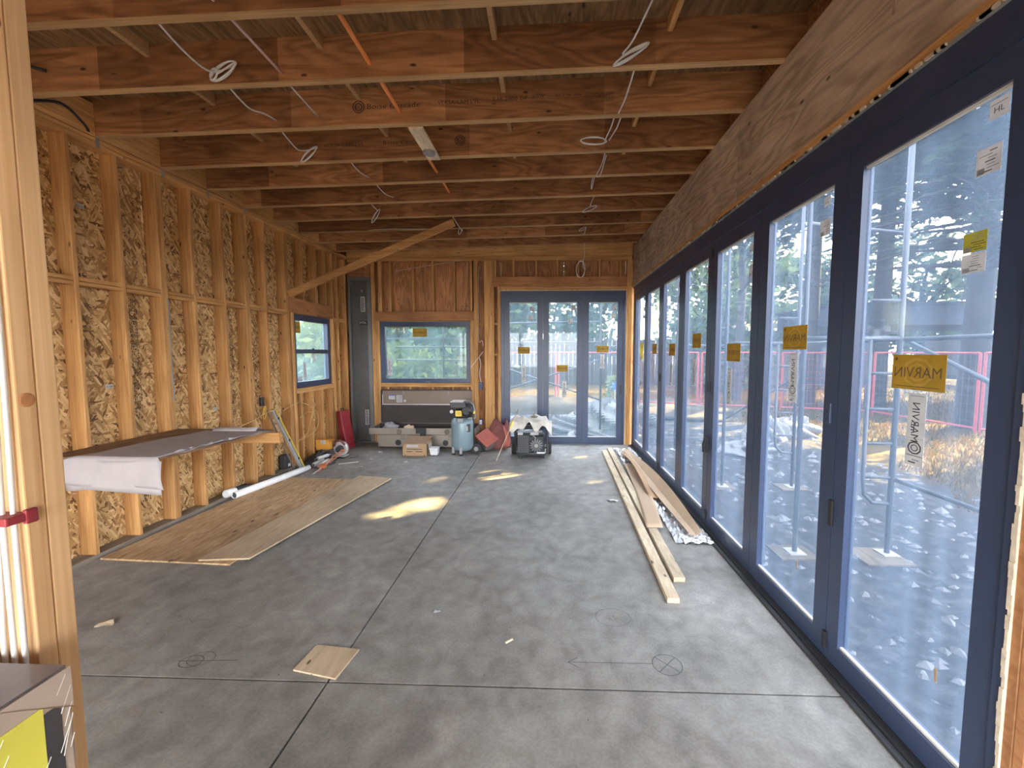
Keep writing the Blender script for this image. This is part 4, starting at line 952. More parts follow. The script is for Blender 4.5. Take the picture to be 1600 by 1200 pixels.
# ---- pile of tools on the floor
t = thing('tool_bag', (-3.82, 6.85, 0), 'slumped black tool bag at the foot of the left wall', 'bag')
rng = random.Random(4)
def lump(c, rx, ry, rz, seed, nu=18, nv=10, rough=.22):
    rg = random.Random(seed); ph = [(rg.uniform(0, 6), rg.uniform(1, 4), rg.uniform(1, 4)) for _ in range(5)]
    def fn(u, v):
        a = 2*PI*u; b_ = PI*(v*.5)
        k = 1+rough*sum(math.sin(p[0]+p[1]*a*round(1)+p[2]*b_*2) for p in ph)/3 if 0 < u < 1 else 1+rough*sum(math.sin(p[0]+p[2]*b_*2) for p in ph)/3
        return (c[0]+rx*k*math.cos(a)*math.cos(b_), c[1]+ry*k*math.sin(a)*math.cos(b_), c[2]+rz*k*math.sin(b_))
    return MB().grid(fn, nu, nv)
lump((-3.80, 6.88, .0), .12, .36, .17, 5).build('bag_body', 'black', t, smooth=True)
MB().tube([(-3.74, 6.62, .10), (-3.68, 6.8, .20), (-3.70, 7.05, .16)], .012, 6).build('strap', 'grey_d', t, smooth=True)
MB().tube([(-3.72, 6.55, .012), (-3.55, 6.6, .012), (-3.5, 6.8, .014), (-3.6, 7.0, .012)], .012, 6).build('strap', 'grey_d', t, smooth=True)
for k, (a, b, r) in enumerate((((-3.70, 6.52, .04), (-3.70, 6.80, .06), .034), ((-3.61, 6.50, .036), (-3.60, 6.78, .055), .032), ((-3.68, 6.62, .125), (-3.62, 6.82, .13), .026))):
    tt = thing('caulk_tube', a, ('leftmost silver caulk tube in front of the black bag', 'middle silver caulk tube beside the caulk gun', 'upper thin silver tube resting on the other tubes')[k], 'tube', 'silver tubes in the tool pile')
    a, b = V(a), V(b); d = (b-a).normalized()
    MB().tube([a, a+d*.01, b], [r*.9, r, r], 14).build('cartridge', 'silver', tt, smooth=False); MB().tube([a-d*.004, a], r*.7, 12).build('end_cap', 'grey_m', tt)
    MB().tube([b, b+d*.05], [.010, .004], 8).build('nozzle', 'white_p', tt)
t = thing('caulk_gun', (-3.35, 6.7, 0), 'orange skeleton caulk gun lying on the floor', 'tool')
a, b = V((-3.50, 6.42, .05)), V((-3.47, 7.02, .15)); d = (b-a).normalized(); sd = d.cross(V((0, 0, 1))).normalized()
for s_ in (-1, 1): MB().tube([a+sd*.032*s_, b+sd*.032*s_], .008, 6).build('frame_rod', 'rust', t)
MB().tube([b-sd*.04, b+V((0, 0, .02)), b+sd*.04], .012, 6).build('front_plate', 'rust', t)
MB().tube([a-d*.30+V((0, 0, -.01)), b-d*.3], .006, 6).build('plunger', 'silver', t)
MB().beam(a-d*.02, a+d*.04, .09, .05).build('rear_body', 'rust', t); MB().tube([a-d*.02, a-d*.06-V((0, 0, .03)), a-d*.14-V((0, 0, .035))], .016, 6).build('grip', 'red_lid', t)
t = thing('circular_saw', (-3.40, 7.18, 0), 'silver circular saw with dark blade guard in the tool pile', 'tool')
MB().lathe([(.10, -.025), (.125, -.02), (.125, .02), (.10, .025)], (-3.60, 7.24, .15), 20, 0, 'y').build('blade_guard', 'silver', t, smooth=False)
MB().lathe([(.05, -.09), (.06, -.02), (.06, .0)], (-3.60, 7.21, .15), 16, 0, 'y').build('motor', 'grey_d', t)
MB().box(-3.72, -3.48, 7.10, 7.28, .028, .036).build('shoe', 'silver', t); MB().tube([(-3.70, 7.19, .20), (-3.67, 7.16, .29), (-3.57, 7.16, .30), (-3.51, 7.18, .22)], .018, 8).build('handle', 'maroon', t, smooth=True)
t = thing('orange_carton', (-3.62, 7.30, 0), 'small orange carton resting on the black bag beside the circular saw', 'box')
MB().box(-3.95, -3.72, 7.06, 7.16, .16, .335).build('carton', 'carton_o', t, bevel=.003); MB().box(-3.87, -3.78, 7.0585, 7.0595, .26, .325).build('print_panel', 'paper', t)
MB().add([(-3.72, 7.06, .335), (-3.72, 7.16, .335), (-3.66, 7.16, .315), (-3.66, 7.06, .315)], [(0, 1, 2, 3)]).build('flap', 'carton_o', t, solid=.003)
for k, (a, b, mt, lb) in enumerate((((-3.40, 6.72, .008), (-3.14, 6.88, .008), 'paper', 'white paint stick on the floor right of the caulk gun'), ((-3.40, 7.12, .008), (-3.28, 7.22, .008), 'grey_d', 'dark stick end on the floor behind the caulk gun'))):
    tag(MB().beam(a, b, .022, .012).build('stick', mt), lb, 'stick')
for k, (x, y, r_, lb) in enumerate(((-2.97, 6.55, .045, 'white paper scrap nearest the caulk gun'), (-3.0, 7.05, .04, 'white paper scrap beside the dark stick'), (-3.05, 7.6, .04, 'white scrap near the red case'), (-2.35, 6.9, .03, 'tiny white scrap in front of the cardboard box'),
      (.80, 5.15, .055, 'white crumpled scrap against the pale boards'), (-.778, 2.853, .022, 'tiny torn paper scrap on the floor right of the offcut'), (-2.958, 2.64, .045, 'curled pale leaf on the floor near the foreground stud'))):
    m = MB().grid(lambda u, v, x=x, y=y, r_=r_, k=k: (x+r_*(2*u-1)*(1+.3*math.sin(5*v+k)), y+r_*.7*(2*v-1)*(1+.3*math.cos(4*u)), .003+.5*r_*abs(math.sin(2.2*u+k))*abs(math.cos(1.7*v+k*.7))), 4, 4)
    tag(m.build('paper_scrap', 'clear_film' if k != 6 else 'pine_pale', smooth=True, solid=.001), lb, 'scrap')
tag(MB().beam((-.262, 2.548, .006), (-.22, 2.585, .006), .010, .010).build('wood_sliver', 'pine_pale'), 'thin pale wood sliver in the middle of the floor', 'scrap')

# ---- red tool case
t = thing('tool_case', (-3.78, 7.9, 0), 'red plastic case leaning upright near the steel column', 'case')
ca = V((-3.72, 7.75, .0)); ex = V((.17, -.30, 0)).normalized(); 
def rp(u, w, h): return ca + V((.20, .05, 0)).normalized()*u*0 + V((u*.06-.10-h*.11, u*.24 - .02, h*.72)) + V((w*.10, -w*.035, w*.02))
vs = [rp(0, 0, 0), rp(0, 1, 0), rp(1, 1, 0), rp(1, 0, 0), rp(0, 0, 1), rp(0, 1, 1), rp(1, 1, 1), rp(1, 0, 1)]
MB().hexa(vs).build('shell', 'red', t, bevel=.02)
for h in (.12, .36, .6, .84): MB().tube([rp(.1, 1.03, h), rp(.9, 1.03, h)], .008, 6).build('rib', 'red', t)
MB().tube([rp(.35, .5, 1.0), rp(.38, .5, 1.05), rp(.62, .5, 1.05), rp(.65, .5, 1.0)], .010, 6).build('handle', 'black', t)

# ---- aluminium truck tool box with open lid
t = thing('truck_tool_box', (-2.4, 8.0, 0), 'tread plate aluminium truck tool box with its lid open', 'tool box')
TX0, TX1, TYF, TYB = -3.21, -1.46, 7.88, 8.30
def tb(nm, args, mat, bevel=.004): return MB().box(*args).build(nm, mat, t, bevel=bevel)
tb('lower_body', (TX0, TX1, TYF, TYB, .04, .26), 'alu'); tb('foot_rail', (TX0+.1, TX1-.1, TYF+.02, TYB-.05, .0, .04), 'alu_d')
tb('upper_rim', (TX0-.15, TX1+.12, TYF-.045, TYF-.02, .285, .40), 'alu'); tb('upper_rim', (TX0-.15, TX0-.12, TYF-.02, TYB, .285, .40), 'alu'); tb('upper_rim', (TX1+.09, TX1+.12, TYF-.02, TYB, .285, .40), 'alu'); tb('upper_rim', (TX0-.12, TX1+.09, TYB-.02, TYB, .285, .42), 'alu_d')
tb('body_step', (TX0, TX1, TYF-.018, TYB-.02, .26, .285), 'alu_s'); tb('inner_tray', (TX0+.3, TX1, TYF+.02, TYB-.03, .30, .36), 'alu_d')
lid = MB().hexa([(-3.285, TYB-.02, .42), (-1.50, TYB-.02, .42), (-1.50, TYB+.04, .42), (-3.285, TYB+.04, .42), (-3.285, TYB+.02, 1.075), (-1.50, TYB+.02, 1.075), (-1.50, TYB+.06, 1.075), (-3.285, TYB+.06, 1.075)]).build('lid', 'alu_s', t)
MB().box(-3.28, -1.505, TYB-.022, TYB-.005, .43, .78).build('lid_liner', 'alu_d', lid); MB().box(-3.285, -1.50, TYB-.01, TYB+.02, .785, .80).build('lid_seam', 'silver', lid)
MB().box(-3.285, -1.50, TYB-.022, TYB+.02, 1.065, 1.085).build('lid_edge', 'black', lid); MB().box(-3.29, -3.275, TYB-.03, TYB+.02, .44, 1.08).build('lid_edge', 'black', lid)
MB().box(-3.27, -3.25, TYB-.008, TYB+.0, .80, .99).build('weather_strip', 'paper', lid)
m = MB().box(-3.14, -3.01, TYB-.008, TYB-.0, .89, .98, 0); m.box(-3.14, -3.01, TYB-.010, TYB-.0, .965, .985, 1); m.build('label', ['paper', 'ink_blue'], lid)
m = MB().box(-2.985, -2.87, TYB-.008, TYB-.0, .83, .975, 0)
for k in range(5): m.box(-2.975, -2.88, TYB-.010, TYB-.008, .845+.026*k, .852+.026*k, 1)
m.build('label', ['paper', 'ink'], lid)
MB().lathe([(.026, 0), (.026, .004)], (-2.82, TYB-.006, .86), 12, 0, 'y').build('label', 'paper', lid)
for x in (-2.85, -1.95): MB().tube([(x, TYB-.01, 1.06), (x+.02, TYB-.03, 1.03), (x+.0, TYB-.02, .99)], .006, 6).build('lid_hook', 'silver', lid)
for x in (-2.78, -1.88):
    lk = MB().lathe([(.05, 0), (.05, -.008), (.04, -.012)], (x, TYF-.045, .335), 14, 0, 'y').build('lock_paddle', 'bronze', t)
    MB().lathe([(.055, 0), (.055, -.01), (.035, -.012)], (x-.04, TYF-.001, .12), 16, 0, 'y').build('grommet', 'black', t)
    m = MB()
    for i in (0, 1):
        for j in (0, 1): m.lathe([(.008, 0), (.008, -.003)], (x+.02+.045*i, TYF-.0005, .19+.045*j), 8, 0, 'y')
    tag(m.build('rivets', 'black', t), kind='stuff')
tag(MB().box(-2.47, -2.27, TYF-.052, TYF-.046, .30, .405).box(-2.39, -2.275, TYF-.052, TYF-.046, .22, .30).build('draped_cloth', 'black', t), 'black rag over the front edge')
MB().tube(coil((-2.25, TYF-.05, .35), .018, .024, 1, V((1, 0, 0)), V((0, 0, 1))), .005, 6).build('ring', 'galv', t)
tag(lump((-3.0, 7.98, .36), .16, .12, .12, 9).build('tool_heap', 'grey_m', smooth=True, origin=(-3.0, 7.98, .36)), 'grey power tool heap lying inside the tool box', 'tool')
tag(lump((-2.62, 7.90, .36), .11, .06, .09, 10).build('work_glove', 'card_l', smooth=True, origin=(-2.62, 7.9, .36)), 'tan work glove on the tool box rim', 'glove')

# ---- cardboard box and small clear tub
t = thing('cardboard_box', (-2.33, 7.43, 0), 'open cardboard box in front of the tool box', 'box')
bx0, bx1, by0, by1, bh = -2.545, -2.115, 7.31, 7.68, .225
for (a, nm) in (((bx0, bx1, by0, by0+.006, 0, bh), 'side_panel'), ((bx0, bx1, by1-.006, by1, 0, bh+.06), 'side_panel'), ((bx0, bx0+.006, by0, by1, 0, bh), 'side_panel'), ((bx1-.006, bx1, by0, by1, 0, bh+.02), 'side_panel'), ((bx0, bx1, by0, by1, 0, .006), 'bottom_panel')): MB().box(*a).build(nm, 'card', t)
MB().hexa([(bx0, by0, bh-.002), (bx1, by0, bh-.002), (bx1, by1, bh+.05), (bx0, by1, bh+.05), (bx0, by0, bh), (bx1, by0, bh), (bx1, by1, bh+.055), (bx0, by1, bh+.055)]).build('top_flap', 'card_d', t)
MB().box(-2.47, -2.27, by0-.001, by0, .155, .205).build('label', 'paper', t)
m = MB().text('FRAGILE HANDLE', (-2.34, by0-.0012, .105), (1, 0, 0), (0, 0, 1), .02, 0, fitw=.3); m.text('DEWATERING', (-2.34, by0-.0012, .065), (1, 0, 0), (0, 0, 1), .022, 0, fitw=.32)
m = MB()
for (a, b, z) in ((-2.47, -2.20, .118), (-2.48, -2.37, .076), (-2.31, -2.19, .076)): m.add([(a, by0-.001, z), (b, by0-.001, z), (b, by0-.001, z+.012), (a, by0-.001, z+.012)], [(0, 1, 2, 3)])
for x in (-2.50, -2.16): m.add([(x-.012, by0-.001, .012), (x+.012, by0-.001, .012), (x, by0-.001, .035)], [(0, 1, 2)])
m.build('printed_mark', 'ink', t)
MB().box(bx1, bx1+.001, by0+.02, by0+.08, .01, bh-.02).build('printed_mark', 'ink', t); MB().box(bx1, bx1+.001, by0+.12, by1-.05, .08, bh-.03).build('label', 'paper', t)
MB().box(-2.335, -2.331, by0-.001, by0, 0, .06).build('carton_seam', 'card_d', t)
t = thing('plastic_tub', (-2.02, 7.47, 0), 'small translucent tub beside the cardboard box', 'tub')
MB().hexa([(-2.08, 7.40, 0), (-1.96, 7.40, 0), (-1.96, 7.54, 0), (-2.08, 7.54, 0), (-2.095, 7.385, .11), (-1.945, 7.385, .11), (-1.945, 7.555, .11), (-2.095, 7.555, .11)]).build('tub_body', 'clear_film', t, bevel=.008)
MB().box(-2.10, -1.94, 7.38, 7.56, .11, .125).build('tub_lid', 'white_p', t, bevel=.004)

# ---- air compressor
t = thing('air_compressor', (-1.53, 7.58, 0), 'upright teal air compressor with black motor head', 'compressor')
cx, cy, cr = -1.53, 7.575, .205
MB().lathe([(.06, .055), (.14, .065), (.185, .10), (cr, .15), (cr, .56), (.195, .60), (.165, .635), (.10, .655), (.04, .66)], (cx, cy, 0), 32).build('tank', 'teal', t, smooth=True)
MB().box(cx-.05, cx-.045+.09, cy-cr-.004, cy-cr+.03, .60, .66).build('plate', 'grey_m', t)
for k, a in enumerate((-2.45, -1.57)):
    x, y = cx+.19*math.cos(a), cy+.19*math.sin(a)
    ft = MB().box(x-.022, x+.022, y-.02, y+.02, .03, .14).build('foot_bracket', 'grey_m', t); MB().lathe([(.035, 0), (.03, .02), (.012, .035)], (x, y, 0), 12).build('rubber_foot', 'black_rub', ft)
for x, y in ((cx+.25, cy-.05), (cx+.12, cy+.24)):
    wh = MB().lathe([(.05, -.025), (.09, -.02), (.095, 0), (.09, .02), (.05, .025)], (x, y, .095), 18, 0, 'y' if x > -1.3 else 'x').build('wheel', 'black_rub', t, smooth=False)
    MB().lathe([(.04, -.028), (.04, .028)], (x, y, .095), 14, 0, 'y' if x > -1.3 else 'x').build('hub', 'grey_m', wh)
MB().beam((cx+.08, cy+.08, .12), (cx+.25, cy, .095), .03, .03).build('axle', 'black', t)
m = MB().box(cx-.13, cx+.14, cy-.13, cy+.13, .66, .80); m.build('motor', 'black', t, bevel=.02)
m = MB().hexa([(cx-.18, cy-.16, .84), (cx+.10, cy-.16, .84), (cx+.10, cy+.14, .84), (cx-.18, cy+.14, .84), (cx-.20, cy-.15, .93), (cx+.06, cy-.15, .95), (cx+.06, cy+.12, .95), (cx-.20, cy+.12, .93)]); m.build('shroud', 'grey_d', t, bevel=.015)
MB().lathe([(.07, -.15), (.13, -.12), (.14, .0), (.12, .10)], (cx+.09, cy, .79), 20, 0, 'y').build('pump_housing', 'black', t, smooth=False)
MB().box(cx-.19, cx+.04, cy-.15, cy+.12, .935, .955).build('dusty_cap', 'canvas', t, bevel=.006)
MB().lathe([(.03, 0), (.03, .05)], (cx-.19, cy-.06, .76), 12, 0, 'y').build('gauge', 'silver', t)
m = MB().box(cx-.10, cx+.01, cy-.142, cy-.132, .69, .79, 0); m.text('125', (cx-.045, cy-.1425, .725), (1, 0, 0), (0, 0, 1), .045, 1, fitw=.075); m.build('badge', ['yellow', 'ink'], t, bevel=0)
MB().box(cx+.10, cx+.165, cy-.175, cy-.16, .42, .56).build('label', 'grey_d', t); MB().box(cx+.10, cx+.125, cy-.181, cy-.166, .44, .52).build('label', 'paper', t)
MB().tube([(cx+.02, cy-.05, .95), (cx+.14, cy-.06, .955), (cx+.21, cy-.07, .88), (cx+.235, cy-.08, .74), (cx+.24, cy-.06, .64)], .013, 8).build('air_hose', 'grey_m', t, smooth=True)
MB().tube([(cx+.12, cy-.14, .78), (cx+.20, cy-.16, .74), (cx+.225, cy-.16, .6), (cx+.22, cy-.12, .3), (cx+.2, cy-.02, .15)], .010, 8).build('power_cord', 'black', t, smooth=True)
MB().tube([(cx+.12, cy-.12, .655), (cx+.24, cy-.13, .66)], .012, 8).build('outlet_valve', 'silver', t); MB().lathe([(.028, 0), (.028, .03)], (cx+.22, cy-.12, .76), 12, 0, 'y').build('gauge', 'yellow', t)

# ---- tilted tub with red lid, and maroon bag
t = thing('storage_tub', (-1.10, 7.95, 0), 'grey tub with a faded red lid tipped against the bag', 'tub')
M4 = Matrix.Translation((-1.155, 7.92, .145)) @ Matrix.Rotation(math.radians(-30), 4, 'Z') @ Matrix.Rotation(math.radians(32), 4, 'Y') @ Matrix.Rotation(math.radians(28), 4, 'X')
MB().hexa([(-.13, -.12, -.13), (.13, -.12, -.13), (.13, .12, -.13), (-.13, .12, -.13), (-.155, -.14, .10), (.155, -.14, .10), (.155, .14, .10), (-.155, .14, .10)]).xf(M4).build('tub_body', 'bin_grey', t, bevel=.015)
ld = MB().box(-.17, .17, -.155, .155, .10, .13).xf(M4).build('tub_lid', 'red_lid', t, bevel=.012)
MB().box(-.12, .12, -.105, .105, .13, .137).xf(M4).build('lid_panel', 'red_lid', ld, bevel=.004)
t = thing('woven_bag', (-.93, 8.1, 0), 'crumpled maroon woven bag by the far door', 'bag')
def bagfn(u, v):
    a = 2*PI*u; k = 1+.10*math.sin(3*a+4*v)+.06*math.sin(7*a-5*v); w = .20*(1-.25*v+.10*math.sin(PI*v)); 
    zz = .50*v + (.06*math.sin(3*a+1)*v*v)
    return (-.93+w*k*math.cos(a)*(1 if v < .97 else .9), 8.08+.14*k*math.sin(a)*(1-.3*v), zz)
MB().grid(bagfn, 28, 12).build('bag_body', 'maroon', t, smooth=True, solid=.004)
MB().grid(lambda u, v: (-.83+.10*u+.03*math.sin(4*v), 7.94+.03*math.sin(5*u)+.02*v, .05+.40*v-.12*u*v), 5, 8).build('bag_fold', 'red_lid', t, smooth=True, solid=.004)
MB().grid(lambda u, v: (-.99+.14*u, 7.945-.02*math.sin(PI*u), .40+.08*v+.04*math.sin(6*u)), 6, 4).build('bag_mouth', 'maroon', t, smooth=True, solid=.004)

# ---- generator with drop cloth
t = thing('generator', (-.28, 7.40, 0), 'black frame portable generator before the far doors', 'generator')
gx0, gx1, gy0, gy1 = -.56, -.015, 7.22, 7.70
for y in (gy0, gy1):
    MB().tube([(gx0, y, .07), (gx0, y, .50), (gx0+.04, y, .54), (gx1-.04, y, .54), (gx1, y, .50), (gx1, y, .11), (gx1-.05, y, .065), (gx0+.05, y, .065), (gx0, y, .11)], .017, 8).build('frame_hoop', 'black', t, smooth=True)
for x, z in ((gx0, .5), (gx1, .5), (gx0, .09), (gx1, .09)): MB().tube([(x, gy0, z), (x, gy1, z)], .015, 8).build('frame_rail', 'black', t)
MB().tube([(gx0+.03, gy0-.015, .47), (gx1-.08, gy0-.015, .475)], .016, 8).build('fuel_bar', 'grey_m', t)
MB().box(gx0+.05, gx1-.05, gy0+.03, gy1-.04, .50, .60).build('fuel_tank', 'black', t, bevel=.02)
MB().box(gx0+.03, gx0+.24, gy0+.03, gy1-.04, .08, .40).build('alternator', 'grey_d', t, bevel=.015)
sl = MB()
for k in range(7): sl.box(gx0+.05, gx0+.20, gy0+.024, gy0+.032, .13+.035*k, .142+.035*k)
sl.build('vent_slat', 'black', t)
MB().box(gx0+.22, gx1-.04, gy0+.05, gy1-.06, .08, .38).build('engine_block', 'black', t, bevel=.02)
rc = MB().lathe([(.135, .03), (.13, 0), (.10, -.02), (.05, -.028), (.03, -.03)], (gx0+.36, gy0+.045, .22), 24, 0, 'y').build('recoil_cover', 'grey_d', t, smooth=False)
sp = MB()
for k in range(14):
    a = 2*PI*k/14; sp.beam((gx0+.36+.05*math.cos(a), gy0+.018, .22+.05*math.sin(a)), (gx0+.36+.115*math.cos(a), gy0+.022, .22+.115*math.sin(a)), .006, .01)
sp.build('cover_spoke', 'grey_m', rc)
MB().lathe([(.035, 0), (.035, -.012)], (gx0+.36, gy0+.016, .22), 14, 0, 'y').build('hub', 'galv', rc)
MB().tube([(gx0+.30, gy0+.02, .40), (gx0+.35, gy0+.0, .36), (gx0+.34, gy0-.005, .33)], .01, 6).build('pull_handle', 'grey_m', t)
for (a, b, z) in ((gx0+.04, gx0+.13, .42), (gx0+.26, gx0+.40, .42)): MB().box(a, b, gy0+.03, gy0+.05, z-.02, z+.03).build('control_plate', 'paper', t, bevel=.004)
MB().box(gx0+.37, gx1-.02, gy0+.01, gy0+.03, .085, .11).build('badge', 'silver', t)
for x in (gx0+.08, gx1-.07): MB().box(x-.03, x+.03, gy0+.0, gy0+.05, .0, .07).build('foot', 'black_rub', t, bevel=.006)
wh = MB().lathe([(.06, -.03), (.12, -.025), (.125, 0), (.12, .025), (.06, .03)], (gx0-.06, gy1-.12, .125), 18, 0, 'x').build('wheel', 'black_rub', t, smooth=False)
wh = MB().lathe([(.06, -.03), (.12, -.025), (.125, 0), (.12, .025), (.06, .03)], (gx1+.05, gy1-.12, .125), 18, 0, 'x').build('wheel', 'black_rub', t, smooth=False)
def cloth(u, v):
    x = -.655+.72*u; y = 7.06+.68*v; e = min(u, 1-u, v, 1-v)
    z = .655+.035*math.sin(9*u+2)*math.cos(7*v)+.02*math.sin(17*u+5*v)
    if v < .2: z -= (.2-v)*(.55+.35*math.sin(11*u+.5)+.2*math.sin(23*u)); y = 7.06+.68*.2-(.2-v)*.12-.02
    if u > .86: z -= (u-.86)*(1.1+.5*math.sin(9*v)); 
    if u < .12: z -= (.12-u)*.4
    return (x, y, z)
tag(MB().grid(cloth, 36, 24).build('drop_cloth', 'canvas', smooth=True, solid=.004), 'dusty off white drop cloth over the generator', 'cloth')
t = thing('hand_drill', (-.24, 7.45, .70), 'small dark drill chuck lying on the drop cloth', 'tool')
MB().lathe([(.05, .0), (.06, .012), (.035, .03), (.012, .04), (.006, .10)], (-.24, 7.40, .685), 14).build('chuck', 'bronze', t); MB().beam((-.30, 7.41, .695), (-.18, 7.40, .70), .02, .02).build('key', 'grey_d', t)
t = thing('broom', (-.85, 7.05, 0), 'thin wooden handled tool with yellow grip leaning on the generator', 'tool')
a, b = V((-.865, 7.06, .005)), V((-.50, 7.17, .86)); MB().tube([a, b], .007, 6).build('handle', 'card_l', t); MB().tube([a+(b-a)*.62, a+(b-a)*.76], .014, 8).build('grip', 'yellow', t); MB().tube([a+(b-a)*.9, b], .009, 6).build('tip', 'bronze', t)

# ---- outlet boxes and loose cable in the far wall bay
for k, z in enumerate((1.155, .43)):
    t = thing('outlet_box', (-1.32, YF+.03, z), ('upper', 'lower')[k] + ' blue outlet box between far wall studs', 'outlet box', 'blue outlet boxes')
    MB().box(-1.372, -1.30, YF+.0, YF+.075, z-.06, z+.06).build('box_shell', 'blue_box', t); MB().box(-1.362, -1.31, YF-.002, YF+.0, z-.045, z+.045).build('box_face', 'grey_d' if k == 0 else 'white_p', t)
cable([(-1.345, YF+.10, 3.5), (-1.37, YF+.08, 3.3), (-1.375, YF+.06, 2.3), (-1.36, YF+.03, 2.02), (-1.30, YF+.03, 2.05), (-1.28, YF+.05, 1.95)], .006, 'white cable stapled down the stud bay beside the far window')
cable([(-1.28, YF+.02, 1.83), (-1.36, YF-.01, 1.72), (-1.47, YF-.02, 1.58), (-1.52, YF-.01, 1.52)], .006, 'loose white cable crossing the stud beside the far window')
cable([(-1.36, YF+.02, 1.72), (-1.33, YF+.01, 1.6), (-1.35, YF+.01, 1.4), (-1.33, YF+.02, 1.23)], .006, 'white cable curling down into the upper outlet box')
cable([(-2.98, YF+.02, 3.4), (-1.6, YF+.01, 3.60), (-1.35, YF+.03, 3.55)], .005, 'white cable along the top of the far wall')

# ---- boards, cardboard and foil by the right doors
for k, (a, b, lb) in enumerate((((.915, 3.02), (1.03, 7.74), 'longer pale stud lying on the floor, left of the pair'), ((1.045, 3.31), (1.15, 7.95), 'shorter pale stud lying on the floor, right of the pair'))):
    m = MB().beam((a[0], a[1], .020), (b[0], b[1], .020), .089, .038)
    tag(m.build('pale_stud', 'pine_pale', bevel=.003), lb, 'board', 'pale studs on the floor')
t = thing('cardboard_strip', (1.15, 5.4, .04), 'flat brown cardboard strip lying over the pale studs', 'cardboard')
m = MB().grid(lambda u, v: ((1.005+.165*u)*(1-v)+(1.20+.19*u)*v + .03*math.sin(PI*v), 4.27+2.45*v, .046+.012*math.sin(PI*v*2)*u+.05*max(0, v-.62)*(1-u)), 6, 20); m.build('strip', 'card_l', t, smooth=True, solid=.004)
t = thing('cardboard_trough', (1.38, 5.6, .02), 'long folded cardboard trough leaning beside the door track', 'cardboard')
def tro(u, v):
    y = 4.08+3.65*v; cx_ = 1.44-.02*v; w = .06+.045*math.sin(PI*min(1, v*1.2))
    x = cx_+(u-.5)*2*w*(1 if u < .5 else .85); z = .052+.075*abs(u-.5)*2*math.sin(PI*min(1, .12+v*.9))*(1.2 if u > .5 else .3)
    return (x, y, z)
MB().grid(tro, 8, 30).build('wall', 'card_l', t, smooth=False, solid=.004)
MB().grid(lambda u, v: (1.24+.13*u+.05*v, 5.15+2.3*v, .05+.10*math.sin(PI*v)*(1-u)), 5, 18).build('flap', 'card', t, smooth=True, solid=.004)
t = thing('foil_wrap', (1.42, 5.4, 0), 'crinkled silver bubble foil under the cardboard by the doors', 'foil')
rng = random.Random(31); nzv = [[rng.uniform(0, 1) for _ in range(80)] for _ in range(16)]
def foil(u, v):
    i, j = int(round(u*14)), int(round(v*60)); y = 3.98+4.0*v; e = .06*math.sin(v*9)
    x0_ = 1.22+e*.4; x1_ = 1.56-.01*v
    return (x0_+(x1_-x0_)*u, y+.03*nzv[i][(j+3) % 70], .004+(.05 if (u > .82 or u < .25) else .03)*nzv[i][j]*(.5+.5*u))
MB().grid(foil, 14, 60).build('foil_sheet', 'foil', t, smooth=False, solid=.0015)
MB().grid(lambda u, v: (1.30+.27*u, 3.98+.22*v*(1-.4*u), .004+.03*abs(math.sin(7*u+5*v))), 8, 6).build('film_edge', 'clear_film', t, smooth=False, solid=.001)
MB().grid(lambda u, v: (1.50+.05*u, 5.0+2.8*v, .01+.05*abs(math.sin(23*v+3*u))), 3, 40).build('film_roll', 'clear_film', t, smooth=False, solid=.001)

# ================================================================== THE YARD OUTSIDE
g = struct('ground', (6, 10, GZ), 'gravel yard turning to dry grass around the building', 'ground')
MB().grid(lambda u, v: (-45+110*u, -40+110*v, GZ-.002), 8, 8).build('ground_surface', 'ground', g)
# loose stones and debris by the doors
rng = random.Random(77); m = MB()
for k in range(900):
    x = rng.uniform(1.85, 6.0); y = rng.uniform(1.2, 11); r_ = rng.uniform(.012, .045)*(1 if rng.random() > .06 else 1.8); a = rng.uniform(0, PI)
    c, s_ = math.cos(a)*r_, math.sin(a)*r_
    m.add([(x-c*1.5, y-s_*1.5, GZ), (x+s_, y-c, GZ), (x+c*1.5, y+s_*1.5, GZ), (x-s_, y+c, GZ), (x, y, GZ+r_*.8)], [(0, 1, 4), (1, 2, 4), (2, 3, 4), (3, 0, 4)])
tag(m.build('gravel', 'stone'), 'scattered pale stones and chips on the shaded yard ground', 'gravel', kind='stuff')
m = MB(); mg = MB()
for k in range(30000):
    x = 5.2+abs(rng.gauss(0, 1))*5.5; y = rng.uniform(2, 24)
    if x < 5.2+1.0*math.sin(y*.9)+.4*math.sin(y*2.3) + .8: continue
    h = rng.uniform(.04, .16); a = rng.uniform(0, 2*PI); w = .007+.0008*math.hypot(x, y); lx, ly = rng.uniform(-.06, .06), rng.uniform(-.06, .06)
    (m if rng.random() < .85 else mg).add([(x-w*math.cos(a), y-w*math.sin(a), GZ), (x+w*math.cos(a), y+w*math.sin(a), GZ), (x+lx, y+ly, GZ+h)], [(0, 1, 2)])
tag(m.build('dry_grass', 'grass'), 'sunlit golden dry grass beyond the gravel', 'grass', kind='stuff'); tag(mg.build('weeds', 'grass_g'), 'green weeds scattered through the dry grass', 'weeds', kind='stuff')

# ---- sunlight reaches the floor only through gaps in the crowns
SUNSPOTS = [(-1.60, 4.83, .05), (-1.84, 4.58, .03), (-1.56, 5.0, .02), (-1.72, 4.70, .03), (-.80, 6.16, .03), (-.98, 6.27, .0), (-.62, 6.05, .03), (.72, 5.95, .03), (.60, 7.43, .03)]
def in_gap(p, pad):
    for x, y, r_ in SUNSPOTS:
        d = V(p)-V((x, y, 0)); t_ = d.dot(SUN_DIR)
        if (d-SUN_DIR*t_).length < r_+pad: return True
    return False

